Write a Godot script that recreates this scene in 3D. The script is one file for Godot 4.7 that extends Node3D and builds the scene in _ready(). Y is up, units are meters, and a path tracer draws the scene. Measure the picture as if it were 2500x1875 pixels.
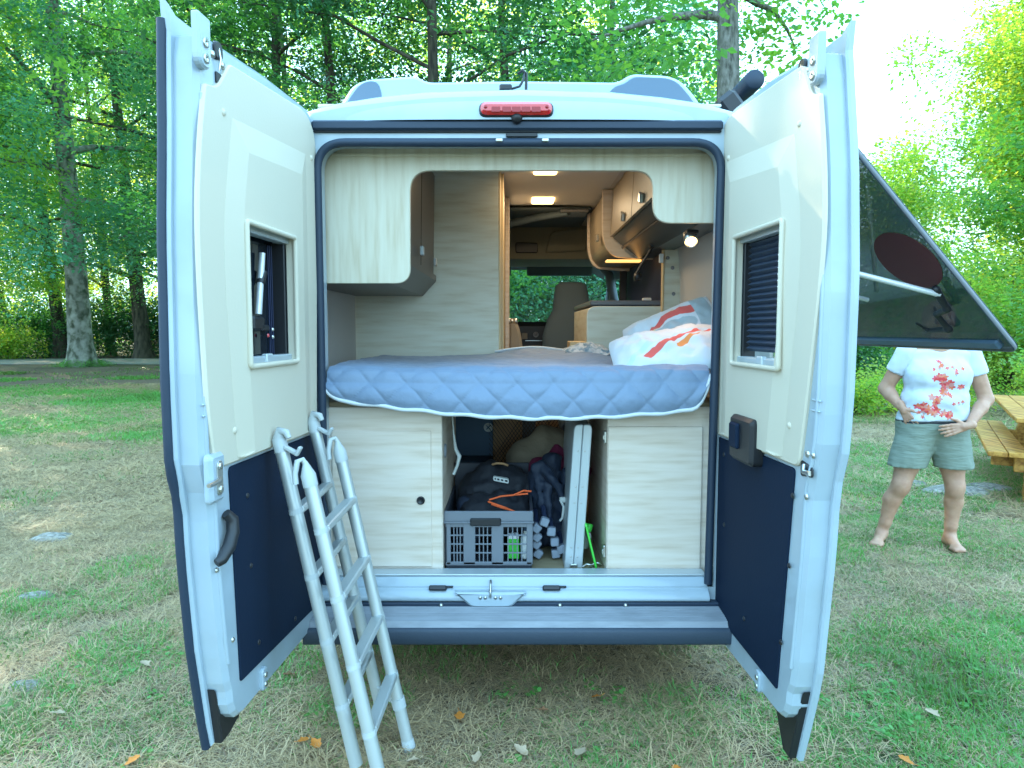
extends Node3D
# A camper van with both rear doors open in a woodland clearing. Metres, y up; the camera looks along -z.

var rng := RandomNumberGenerator.new()
var M := {}
var van: Node3D
var soft := FastNoiseLite.new()
var fine := FastNoiseLite.new()

func _ready() -> void:
	rng.seed = 7
	soft.seed = 3
	soft.frequency = 0.35
	soft.fractal_octaves = 3
	fine.seed = 11
	fine.frequency = 2.2
	fine.fractal_octaves = 3
	camera_and_light()
	make_materials()
	build_ground()
	build_forest()
	build_van()
	build_doors()
	build_inside()
	build_garage()
	build_bed()
	build_ladder()
	build_table()
	build_person()
	build_litter()
	build_grass()

func camera_and_light() -> void:
	var cam := Camera3D.new()
	cam.name = "camera"
	cam.position = Vector3(0, 1.5, 0)
	cam.rotation.x = -deg_to_rad(4.43)
	cam.fov = 57.3
	cam.far = 400.0
	add_child(cam)
	var env := Environment.new()
	env.background_mode = Environment.BG_SKY
	var pm := ProceduralSkyMaterial.new()
	pm.sky_top_color = lin(0.35, 0.68, 1.0)
	pm.sky_horizon_color = lin(0.54, 0.84, 1.0)
	pm.sky_curve = 0.3
	pm.ground_bottom_color = lin(0.12, 0.14, 0.08)
	pm.ground_horizon_color = lin(0.25, 0.3, 0.2)
	pm.sky_energy_multiplier = 1.0
	var sky := Sky.new()
	sky.sky_material = pm
	env.sky = sky
	env.background_energy_multiplier = 1.15
	env.tonemap_mode = Environment.TONE_MAPPER_LINEAR
	env.tonemap_exposure = 4.3
	env.sdfgi_enabled = true
	env.ssao_enabled = true
	env.ssil_enabled = true
	var we := WorldEnvironment.new()
	we.name = "surroundings"
	we.environment = env
	add_child(we)
	var sun := DirectionalLight3D.new()
	sun.name = "sun"
	sun.light_energy = 1.5
	sun.light_color = Color(1.0, 0.93, 0.78)
	sun.light_angular_distance = 0.5
	sun.shadow_enabled = true
	add_child(sun)
	var to_sun := Vector3(-0.66, 0.47, -0.62).normalized()
	sun.look_at_from_position(to_sun * 50.0, Vector3.ZERO)

# ---------------------------------------------------------------- materials
func lin(r: float, g: float, b: float) -> Color:
	return Color(r, g, b).linear_to_srgb()

func mat(key: String, c: Array, rough := 0.6, metal := 0.0) -> StandardMaterial3D:
	var m := StandardMaterial3D.new()
	m.resource_name = key
	m.albedo_color = lin(c[0], c[1], c[2])
	m.roughness = rough
	m.metallic = metal
	M[key] = m
	return m

func noise_tex(seed_: int, freq: float, cols: Array, stops: Array, size := 512, octaves := 5, kind := FastNoiseLite.TYPE_SIMPLEX_SMOOTH) -> NoiseTexture2D:
	var n := FastNoiseLite.new()
	n.seed = seed_
	n.frequency = freq
	n.noise_type = kind
	n.fractal_octaves = octaves
	var t := NoiseTexture2D.new()
	t.width = size
	t.height = size
	t.seamless = true
	t.noise = n
	if cols.size():
		var g := Gradient.new()
		var offs := PackedFloat32Array()
		var cc := PackedColorArray()
		for i in cols.size():
			offs.append(stops[i])
			cc.append(lin(cols[i][0], cols[i][1], cols[i][2]))
		g.offsets = offs
		g.colors = cc
		t.color_ramp = g
	return t

func tex_on(m: StandardMaterial3D, t: Texture2D, scale: Vector3, world := false) -> void:
	m.albedo_texture = t
	m.uv1_triplanar = true
	m.uv1_world_triplanar = world
	m.uv1_scale = scale

func bump_on(m: StandardMaterial3D, t: Texture2D, cm: float, scale := Vector3.ZERO, world := false) -> void:
	m.heightmap_enabled = true
	m.heightmap_texture = t
	m.heightmap_scale = cm
	m.uv1_triplanar = true
	m.uv1_world_triplanar = world
	if scale != Vector3.ZERO:
		m.uv1_scale = scale

func make_materials() -> void:
	var m: StandardMaterial3D
	var smooth := noise_tex(1, 0.008, [], [], 512, 4)
	var grit := noise_tex(2, 0.05, [], [], 512, 4)
	# pale wood decor, grain along x/z
	var wood := noise_tex(5, 0.012, [[0.57, 0.50, 0.38], [0.63, 0.57, 0.455], [0.66, 0.61, 0.50], [0.69, 0.65, 0.55]], [0.12, 0.36, 0.55, 0.85], 1024, 6)
	m = mat("wood", [1.0, 0.915, 0.92], 0.45)
	tex_on(m, wood, Vector3(0.22, 2.3, 0.22))
	m = mat("wood_upright", [0.88, 0.85, 0.79], 0.45)
	tex_on(m, wood, Vector3(2.3, 0.2, 2.3))
	m = mat("wood_grey", [0.95, 1.0, 1.0], 0.5)
	tex_on(m, wood, Vector3(0.22, 1.8, 0.22))
	m = mat("wood_edge", [0.60, 0.44, 0.24], 0.5)
	m = mat("wood_dark", [0.24, 0.195, 0.135], 0.4)
	m = mat("cabinet_dark", [0.055, 0.045, 0.04], 0.35)
	m = mat("cabinet_base", [0.02, 0.045, 0.055], 0.3)
	# van
	m = mat("paint", [0.335, 0.41, 0.465], 0.35)
	m.clearcoat_enabled = true
	m.clearcoat = 0.6
	m.clearcoat_roughness = 0.08
	m.roughness_texture = noise_tex(21, 0.01, [[0.18, 0.18, 0.18], [0.5, 0.5, 0.5]], [0.3, 0.7], 512, 5)
	tex_on(m, noise_tex(22, 0.006, [[0.94, 0.935, 0.92], [1, 1, 1], [1, 1, 1]], [0.2, 0.45, 1.0], 512, 6), Vector3(0.9, 0.9, 0.9))
	m.roughness = 0.7
	m = mat("trim_cream", [0.575, 0.52, 0.41], 0.55)
	bump_on(m, grit, 0.02, Vector3(3, 3, 3))
	m = mat("black_panel", [0.004, 0.013, 0.033], 0.7)
	m.metallic_specular = 0.3
	bump_on(m, grit, 0.02, Vector3(2, 2, 2))
	m = mat("rubber", [0.010, 0.024, 0.048], 0.55)
	bump_on(m, smooth, 0.04, Vector3(4, 4, 4))
	m = mat("black_plastic", [0.012, 0.013, 0.016], 0.45)
	m = mat("dark_bumper", [0.026, 0.042, 0.066], 0.6)
	bump_on(m, grit, 0.05, Vector3(3, 3, 3))
	m = mat("grey_plastic", [0.20, 0.21, 0.23], 0.55)
	m = mat("step_grey", [0.24, 0.26, 0.29], 0.55)
	m.albedo_texture = noise_tex(25, 0.02, [[0.8, 0.8, 0.8], [1, 1, 1]], [0.2, 0.6], 512, 5)
	m.uv1_triplanar = true
	m.uv1_scale = Vector3(0.6, 3, 3)
	m = mat("steel", [0.62, 0.63, 0.62], 0.28, 1.0)
	m = mat("bolt_steel", [0.55, 0.55, 0.52], 0.35, 1.0)
	m = mat("aluminium", [0.48, 0.53, 0.55], 0.36, 0.35)
	m = mat("ladder_tube", [0.47, 0.50, 0.49], 0.40, 0.45)
	m = mat("pale_plastic", [0.40, 0.43, 0.43], 0.5)
	m = mat("lining", [0.50, 0.48, 0.45], 0.8)
	bump_on(m, grit, 0.03, Vector3(4, 4, 4))
	m = mat("ceiling_lining", [0.60, 0.60, 0.58], 0.7)
	m = mat("cab_grey", [0.11, 0.15, 0.17], 0.7)
	m = mat("cab_olive", [0.24, 0.23, 0.17], 0.7)
	m = mat("seat_cloth", [0.12, 0.165, 0.19], 0.9)
	bump_on(m, grit, 0.08, Vector3(5, 5, 5))
	m = mat("seat_beige", [0.30, 0.27, 0.22], 0.85)
	m = mat("worktop", [0.11, 0.12, 0.14], 0.4)
	m = mat("carpet", [0.05, 0.05, 0.06], 0.95)
	m = mat("floor_board", [0.42, 0.36, 0.26], 0.6)
	tex_on(m, wood, Vector3(0.5, 0.5, 2.0))
	m = mat("brake_red", [0.55, 0.008, 0.012], 0.12)
	m.clearcoat_enabled = true
	m.clearcoat = 1.0
	m.clearcoat_roughness = 0.03
	m = mat("brake_deep", [0.30, 0.004, 0.008], 0.15)
	m = mat("pane_dark", [0.022, 0.042, 0.065], 0.04)
	m.transparency = BaseMaterial3D.TRANSPARENCY_ALPHA
	m.albedo_color.a = 0.72
	m = mat("pane_closed", [0.008, 0.012, 0.018], 0.05)
	m = mat("pane_clear", [0.5, 0.55, 0.55], 0.03)
	m.transparency = BaseMaterial3D.TRANSPARENCY_ALPHA
	m.albedo_color.a = 0.12
	m = mat("roof_glass", [0.08, 0.13, 0.19], 0.05)
	m = mat("blind", [0.03, 0.045, 0.075], 0.5)
	m = mat("window_blind", [0.010, 0.018, 0.06], 0.6)
	m = mat("white_plastic", [0.75, 0.76, 0.75], 0.4)
	m = mat("white_strut", [0.72, 0.74, 0.76], 0.35, 0.3)
	m = mat("red_reflection", [0.10, 0.012, 0.015], 0.6)  # colour standing in for a red reflection in the open pane
	m = mat("lamp_glow", [1, 0.9, 0.7], 0.4)
	m.emission_enabled = true
	m.emission = Color(1.0, 0.80, 0.52)
	m.emission_energy_multiplier = 2.2
	m = mat("strip_glow", [0.9, 0.75, 0.5], 0.4)
	m.emission_enabled = true
	m.emission = Color(1.0, 0.72, 0.38)
	m.emission_energy_multiplier = 0.45
	# soft goods
	m = mat("quilt", [0.16, 0.22, 0.31], 0.6)
	m.rim_enabled = true
	m.rim = 0.5
	bump_on(m, noise_tex(31, 0.02, [], [], 512, 5), 0.25, Vector3(1.6, 1.6, 1.6))
	m = mat("piping", [0.55, 0.58, 0.60], 0.7)
	m = mat("sheet_print", [0.75, 0.77, 0.8], 0.8)
	tex_on(m, noise_tex(33, 0.03, [[0.10, 0.22, 0.34], [0.32, 0.45, 0.5], [0.78, 0.8, 0.82], [0.8, 0.8, 0.8]], [0.25, 0.42, 0.5, 0.9], 256, 3), Vector3(2.5, 2.5, 2.5))
	m = mat("bag_black", [0.006, 0.008, 0.014], 0.75)
	bump_on(m, smooth, 0.35, Vector3(4, 4, 4))
	m = mat("bag_navy", [0.008, 0.016, 0.036], 0.7)
	bump_on(m, smooth, 0.4, Vector3(4, 4, 4))
	m = mat("cord_orange", [0.75, 0.11, 0.02], 0.6)
	m = mat("tan_strap", [0.30, 0.17, 0.08], 0.8)
	m = mat("maroon", [0.13, 0.008, 0.04], 0.85)
	bump_on(m, smooth, 0.3, Vector3(5, 5, 5))
	m = mat("crate_grey", [0.15, 0.165, 0.19], 0.5)
	m = mat("crate_dark", [0.035, 0.04, 0.055], 0.5)
	m = mat("cap_grey", [0.20, 0.23, 0.28], 0.55)
	m = mat("pole_blue", [0.03, 0.045, 0.10], 0.45, 0.3)
	m = mat("leaf_green_plastic", [0.06, 0.55, 0.06], 0.35)
	m = mat("brown_board", [0.30, 0.19, 0.10], 0.7)
	m = mat("cream_cloth", [0.30, 0.24, 0.165], 0.9)
	bump_on(m, smooth, 0.5, Vector3(4, 4, 4))
	m = mat("wall_blue", [0.05, 0.095, 0.15], 0.7)
	m = mat("mesh_wire", [0.02, 0.018, 0.016], 0.6)
	m = mat("strap_white", [0.5, 0.52, 0.5], 0.8)
	# person
	m = mat("skin", [0.50, 0.275, 0.18], 0.5)
	m.subsurf_scatter_enabled = true
	m.subsurf_scatter_strength = 0.12
	m.albedo_texture = noise_tex(41, 0.02, [[0.86, 0.80, 0.78], [1, 1, 1]], [0.3, 0.6], 256, 4)
	m.uv1_triplanar = true
	m.uv1_scale = Vector3(2, 2, 2)
	m = mat("hair", [0.10, 0.055, 0.03], 0.6)
	m = mat("shorts_green", [0.20, 0.235, 0.185], 0.9)
	bump_on(m, noise_tex(42, 0.03, [], [], 256, 4), 0.5, Vector3(0.9, 4.0, 0.9))
	m = mat("belt_dark", [0.02, 0.022, 0.03], 0.6)
	m = mat("nail", [0.5, 0.28, 0.22], 0.3)
	m = mat("eye_white", [0.7, 0.68, 0.66], 0.2)
	m = mat("lips", [0.38, 0.12, 0.10], 0.4)
	m = mat("sandal", [0.05, 0.035, 0.025], 0.7)
	# outside things
	m = mat("table_wood", [1, 1, 1], 0.6)
	tex_on(m, noise_tex(51, 0.014, [[0.26, 0.10, 0.012], [0.50, 0.23, 0.035], [0.60, 0.32, 0.07]], [0.2, 0.5, 0.8], 512, 5), Vector3(3.0, 3.0, 0.25))
	m = mat("stone", [1, 1, 1], 0.9)
	tex_on(m, noise_tex(52, 0.02, [[0.17, 0.16, 0.14], [0.40, 0.38, 0.34]], [0.3, 0.7], 256, 4), Vector3(4, 4, 4))
	bump_on(m, grit, 1.0)
	m = mat("leaf_brown", [0.24, 0.115, 0.05], 0.7)
	m = mat("leaf_orange", [0.50, 0.17, 0.02], 0.7)
	m = mat("leaf_pale", [0.42, 0.31, 0.20], 0.7)
	m = mat("bark_pale", [1, 1, 1], 0.9)
	tex_on(m, noise_tex(61, 0.011, [[0.045, 0.055, 0.035], [0.11, 0.12, 0.085], [0.22, 0.225, 0.19], [0.36, 0.36, 0.33]], [0.30, 0.42, 0.52, 0.8], 512, 6), Vector3(0.45, 0.28, 0.45))
	bump_on(m, grit, 1.5)
	m = mat("bark_grey", [1, 1, 1], 0.9)
	tex_on(m, noise_tex(62, 0.02, [[0.05, 0.05, 0.042], [0.15, 0.145, 0.125], [0.24, 0.23, 0.21]], [0.25, 0.5, 0.8], 512, 5), Vector3(1.0, 0.3, 1.0))
	bump_on(m, grit, 2.0)
	m = mat("bark_dark", [1, 1, 1], 0.95)
	tex_on(m, noise_tex(63, 0.02, [[0.02, 0.016, 0.012], [0.06, 0.05, 0.036], [0.10, 0.085, 0.06]], [0.25, 0.5, 0.8], 256, 4), Vector3(1.0, 0.3, 1.0))
	m = mat("moss", [0.05, 0.09, 0.02], 0.95)
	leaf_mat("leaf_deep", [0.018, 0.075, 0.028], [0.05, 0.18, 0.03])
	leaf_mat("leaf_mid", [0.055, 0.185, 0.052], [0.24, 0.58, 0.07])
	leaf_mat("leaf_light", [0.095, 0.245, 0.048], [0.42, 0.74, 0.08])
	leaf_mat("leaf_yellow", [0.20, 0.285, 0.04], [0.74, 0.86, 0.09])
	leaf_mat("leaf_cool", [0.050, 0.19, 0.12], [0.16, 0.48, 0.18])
	leaf_mat("blade_green", [0.060, 0.155, 0.030], [0.16, 0.30, 0.04])
	leaf_mat("blade_bright", [0.075, 0.24, 0.05], [0.2, 0.42, 0.05])
	leaf_mat("blade_straw", [0.50, 0.365, 0.20], [0.2, 0.16, 0.08])
	leaf_mat("blade_grey", [0.31, 0.245, 0.16], [0.1, 0.09, 0.05])
	leaf_mat("blade_brown", [0.165, 0.10, 0.052], [0.08, 0.06, 0.03])

func leaf_mat(key: String, c: Array, through: Array) -> void:
	var m := mat(key, c, 0.5)
	m.backlight_enabled = true
	m.backlight = lin(through[0], through[1], through[2])
	m.cull_mode = BaseMaterial3D.CULL_DISABLED

# ---------------------------------------------------------------- objects
func S() -> SurfaceTool:
	var s := SurfaceTool.new()
	s.begin(Mesh.PRIMITIVE_TRIANGLES)
	s.set_smooth_group(-1)
	return s

var patch := 0
func smooth_on(s: SurfaceTool) -> void:
	patch += 1
	s.set_smooth_group(patch)

func flat_on(s: SurfaceTool) -> void:
	s.set_smooth_group(-1)

func obj(called: String, s: SurfaceTool, m, parent: Node = null) -> MeshInstance3D:
	s.generate_normals()
	s.index()
	var o := MeshInstance3D.new()
	o.name = called
	o.mesh = s.commit()
	o.material_override = M[m] if m is String else m
	(parent if parent else self).add_child(o, true)
	return o

func part(called: String, mesh: Mesh, m, parent: Node, t := Transform3D.IDENTITY) -> MeshInstance3D:
	var o := MeshInstance3D.new()
	o.name = called
	o.mesh = mesh
	o.material_override = M[m] if m is String else m
	o.transform = t
	parent.add_child(o, true)
	return o

func tag(o: Node, label: String, category: String, group := "", kind := "") -> Node:
	if label: o.set_meta("label", label)
	if category: o.set_meta("category", category)
	if group: o.set_meta("group", group)
	if kind: o.set_meta("kind", kind)
	return o

func base(called: String, at := Vector3.ZERO, turn := 0.0) -> Node3D:
	var o := Node3D.new()
	o.name = called
	o.position = at
	o.rotation.y = turn
	add_child(o, true)
	return o

# ---------------------------------------------------------------- shapes
func tri(s: SurfaceTool, a: Vector3, b: Vector3, c: Vector3, out: Vector3) -> void:
	if (a - c).cross(a - b).dot(out) < 0.0:
		var t := b
		b = c
		c = t
	s.add_vertex(a)
	s.add_vertex(b)
	s.add_vertex(c)

func q(s: SurfaceTool, a: Vector3, b: Vector3, c: Vector3, d: Vector3, out: Vector3) -> void:
	tri(s, a, b, c, out)
	tri(s, a, c, d, out)

# chamfered box
func bx(s: SurfaceTool, c: Vector3, size: Vector3, b := 0.0, rot := Basis.IDENTITY) -> void:
	var h := size * 0.5
	b = minf(b, minf(h.x, minf(h.y, h.z)) * 0.98)
	flat_on(s)
	var P := func(axis: int, sx: float, sy: float, sz: float) -> Vector3:
		var v := Vector3(h.x - b, h.y - b, h.z - b)
		v[axis] = h[axis]
		return c + rot * Vector3(v.x * sx, v.y * sy, v.z * sz)
	for sg in [-1.0, 1.0]:
		q(s, P.call(0, sg, -1, -1), P.call(0, sg, 1, -1), P.call(0, sg, 1, 1), P.call(0, sg, -1, 1), rot * Vector3(sg, 0, 0))
		q(s, P.call(1, -1, sg, -1), P.call(1, 1, sg, -1), P.call(1, 1, sg, 1), P.call(1, -1, sg, 1), rot * Vector3(0, sg, 0))
		q(s, P.call(2, -1, -1, sg), P.call(2, 1, -1, sg), P.call(2, 1, 1, sg), P.call(2, -1, 1, sg), rot * Vector3(0, 0, sg))
	if b <= 0.0:
		return
	for s1 in [-1.0, 1.0]:
		for s2 in [-1.0, 1.0]:
			q(s, P.call(0, s1, s2, -1), P.call(0, s1, s2, 1), P.call(1, s1, s2, 1), P.call(1, s1, s2, -1), rot * Vector3(s1, s2, 0))
			q(s, P.call(0, s1, -1, s2), P.call(0, s1, 1, s2), P.call(2, s1, 1, s2), P.call(2, s1, -1, s2), rot * Vector3(s1, 0, s2))
			q(s, P.call(1, -1, s1, s2), P.call(1, 1, s1, s2), P.call(2, 1, s1, s2), P.call(2, -1, s1, s2), rot * Vector3(0, s1, s2))
			for s3 in [-1.0, 1.0]:
				tri(s, P.call(0, s1, s2, s3), P.call(1, s1, s2, s3), P.call(2, s1, s2, s3), rot * Vector3(s1, s2, s3))

func box(called: String, c: Vector3, size: Vector3, b: float, m, parent: Node, rot := Basis.IDENTITY) -> MeshInstance3D:
	var s := S()
	bx(s, c, size, b, rot)
	return obj(called, s, m, parent)

# polygon with rounded corners; pts: [x, y, radius]
func rpoly(pts: Array, n := 5) -> PackedVector2Array:
	var out := PackedVector2Array()
	for i in pts.size():
		var p := Vector2(pts[i][0], pts[i][1])
		var r: float = pts[i][2] if pts[i].size() > 2 else 0.0
		if r <= 0.0:
			out.append(p)
			continue
		var pa = pts[(i - 1 + pts.size()) % pts.size()]
		var pb = pts[(i + 1) % pts.size()]
		var va := Vector2(pa[0], pa[1]) - p
		var vb := Vector2(pb[0], pb[1]) - p
		var a := p + va.normalized() * minf(r, va.length() * 0.49)
		var b := p + vb.normalized() * minf(r, vb.length() * 0.49)
		for k in n + 1:
			var t := float(k) / n
			out.append(a.lerp(p, t).lerp(p.lerp(b, t), t))
	return out

func inset(poly: PackedVector2Array, d: float) -> PackedVector2Array:
	var out := PackedVector2Array()
	var n := poly.size()
	var sgn := 1.0 if Geometry2D.is_polygon_clockwise(poly) else -1.0
	for i in n:
		var e1 := (poly[i] - poly[(i - 1 + n) % n]).normalized()
		var e2 := (poly[(i + 1) % n] - poly[i]).normalized()
		var n1 := Vector2(e1.y, -e1.x) * sgn
		var n2 := Vector2(e2.y, -e2.x) * sgn
		var m := (n1 + n2)
		m = m.normalized() / maxf(0.5, cos(n1.angle_to(n2) / 2.0)) if m.length() > 0.01 else n1
		out.append(poly[i] + m * d)
	return out

func fill(s: SurfaceTool, T: Callable, poly: PackedVector2Array, z: float, out: Vector3, hole := Rect2(), guide := PackedVector2Array()) -> void:
	var pieces: Array = [poly]
	if hole.size.x > 0.0:
		pieces = []
		var e := hole.end
		var p0 := hole.position
		for r in [[-9, -9, p0.x, 9], [e.x, -9, 9, 9], [p0.x, -9, e.x, p0.y], [p0.x, e.y, e.x, 9]]:
			pieces.append_array(Geometry2D.intersect_polygons(poly, PackedVector2Array([Vector2(r[0], r[1]), Vector2(r[2], r[1]), Vector2(r[2], r[3]), Vector2(r[0], r[3])])))
	for pc in pieces:
		var ix := Geometry2D.triangulate_polygon(guide if guide.size() == pc.size() and hole.size.x <= 0.0 else pc)
		for k in range(0, ix.size(), 3):
			tri(s, T.call(pc[ix[k]].x, pc[ix[k]].y, z), T.call(pc[ix[k + 1]].x, pc[ix[k + 1]].y, z), T.call(pc[ix[k + 2]].x, pc[ix[k + 2]].y, z), out)

# a flat piece: outline in (x, y), from depth z0 (back) to z1 (front), front edge chamfered by bev; T maps (x, y, z) into place
func plate(s: SurfaceTool, T: Callable, poly: PackedVector2Array, z0: float, z1: float, bev := 0.0, hole := Rect2(), bev_in := -1.0, keep_low := -9.0) -> void:
	flat_on(s)
	var sg := signf(z1 - z0)
	if bev_in < 0.0: bev_in = bev
	var front: Vector3 = (T.call(0.0, 0.0, 1.0) - T.call(0.0, 0.0, 0.0)) * sg
	var top := inset(poly, bev_in) if bev_in > 0.0 else poly.duplicate()
	for i in poly.size():
		if poly[i].y < keep_low: top[i].y = poly[i].y + 0.003
	fill(s, T, top, z1, front, hole, poly)
	fill(s, T, poly, z0, -front, hole)
	var zb := z1 - sg * bev
	var n := poly.size()
	var ccw := not Geometry2D.is_polygon_clockwise(poly)
	smooth_on(s)
	for i in n:
		var j := (i + 1) % n
		var e := (poly[j] - poly[i])
		var o2 := Vector2(e.y, -e.x) if ccw else Vector2(-e.y, e.x)
		if e.length() < 1e-6: continue
		flat_on(s)
		var out: Vector3 = T.call(o2.x, o2.y, 0.0) - T.call(0.0, 0.0, 0.0)
		q(s, T.call(poly[i].x, poly[i].y, z0), T.call(poly[j].x, poly[j].y, z0), T.call(poly[j].x, poly[j].y, zb), T.call(poly[i].x, poly[i].y, zb), out)
		if bev > 0.0 or bev_in > 0.0:
			q(s, T.call(poly[i].x, poly[i].y, zb), T.call(poly[j].x, poly[j].y, zb), T.call(top[j].x, top[j].y, z1), T.call(top[i].x, top[i].y, z1), out.normalized() + front.normalized())
	if hole.size.x > 0.0:
		var h := [hole.position, Vector2(hole.end.x, hole.position.y), hole.end, Vector2(hole.position.x, hole.end.y)]
		var mid := hole.get_center()
		for i in 4:
			var a: Vector2 = h[i]
			var b: Vector2 = h[(i + 1) % 4]
			var inw := mid - (a + b) * 0.5
			q(s, T.call(a.x, a.y, z0), T.call(b.x, b.y, z0), T.call(b.x, b.y, z1), T.call(a.x, a.y, z1), T.call(inw.x, inw.y, 0.0) - T.call(0.0, 0.0, 0.0))

func plane_xy(x: float, y: float, z: float) -> Vector3:
	return Vector3(x, y, z)

func rect(x0: float, y0: float, x1: float, y1: float, r := 0.0) -> PackedVector2Array:
	return rpoly([[x0, y0, r], [x1, y0, r], [x1, y1, r], [x0, y1, r]], 4)

# tube along points; r: one radius or one per point
func tube(s: SurfaceTool, pts: Array, r, sides := 8, caps := true, squash := Vector2.ONE, up := Vector3.ZERO) -> void:
	smooth_on(s)
	var rings := []
	var t0: Vector3 = (pts[1] - pts[0]).normalized()
	var u := up if up != Vector3.ZERO else (Vector3.UP if absf(t0.y) < 0.9 else Vector3.RIGHT)
	for i in pts.size():
		var a: Vector3 = pts[maxi(i - 1, 0)]
		var b: Vector3 = pts[mini(i + 1, pts.size() - 1)]
		var t := (b - a).normalized()
		u = (u - t * u.dot(t)).normalized()
		var v := t.cross(u)
		var rr: float = r[i] if r is Array else r
		var ring := []
		for k in sides:
			var an := TAU * k / sides
			ring.append(pts[i] + u * cos(an) * rr * squash.x + v * sin(an) * rr * squash.y)
		rings.append(ring)
	for i in rings.size() - 1:
		for k in sides:
			var k2 := (k + 1) % sides
			var mid: Vector3 = (pts[i] + pts[i + 1]) * 0.5
			q(s, rings[i][k], rings[i][k2], rings[i + 1][k2], rings[i + 1][k], (rings[i][k] + rings[i + 1][k2]) * 0.5 - mid)
	if caps:
		flat_on(s)
		for e in [[0, 1], [pts.size() - 1, pts.size() - 2]]:
			var out: Vector3 = pts[e[0]] - pts[e[1]]
			for k in sides:
				tri(s, pts[e[0]], rings[e[0]][k], rings[e[0]][(k + 1) % sides], out)

func rod(called: String, pts: Array, r, sides: int, m, parent: Node) -> MeshInstance3D:
	var s := S()
	tube(s, pts, r, sides)
	return obj(called, s, m, parent)

# turned shape: profile of [radius, along] round axis through o
func lathe(s: SurfaceTool, o: Vector3, axis: Vector3, prof: Array, n := 16) -> void:
	axis = axis.normalized()
	var u := axis.cross(Vector3.UP if absf(axis.y) < 0.9 else Vector3.RIGHT).normalized()
	var v := axis.cross(u)
	smooth_on(s)
	for i in prof.size() - 1:
		for k in n:
			var a0 := TAU * k / n
			var a1 := TAU * (k + 1) / n
			var d0 := u * cos(a0) + v * sin(a0)
			var d1 := u * cos(a1) + v * sin(a1)
			var p := [o + axis * prof[i][1] + d0 * prof[i][0], o + axis * prof[i][1] + d1 * prof[i][0], o + axis * prof[i + 1][1] + d1 * prof[i + 1][0], o + axis * prof[i + 1][1] + d0 * prof[i + 1][0]]
			var dz: float = prof[i + 1][1] - prof[i][1]
			var dr: float = prof[i + 1][0] - prof[i][0]
			var out := (d0 + d1) * dz - axis * dr * 2.0
			if absf(dz) + absf(dr) > 1e-7:
				q(s, p[0], p[1], p[2], p[3], out)

# sheet of (nu+1) x (nv+1) points f(u, v); uv kept when asked
func sheet(s: SurfaceTool, nu: int, nv: int, f: Callable, with_uv := false, flip := false) -> void:
	smooth_on(s)
	var P := []
	for i in nu + 1:
		var row := PackedVector3Array()
		for j in nv + 1:
			row.append(f.call(float(i) / nu, float(j) / nv))
		P.append(row)
	for i in nu:
		for j in nv:
			var ids := [[i, j], [i + 1, j], [i + 1, j + 1], [i, j], [i + 1, j + 1], [i, j + 1]]
			if flip: ids = [[i, j], [i + 1, j + 1], [i + 1, j], [i, j], [i, j + 1], [i + 1, j + 1]]
			for e in ids:
				if with_uv: s.set_uv(Vector2(float(e[0]) / nu, float(e[1]) / nv))
				s.add_vertex(P[e[0]][e[1]])

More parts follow.
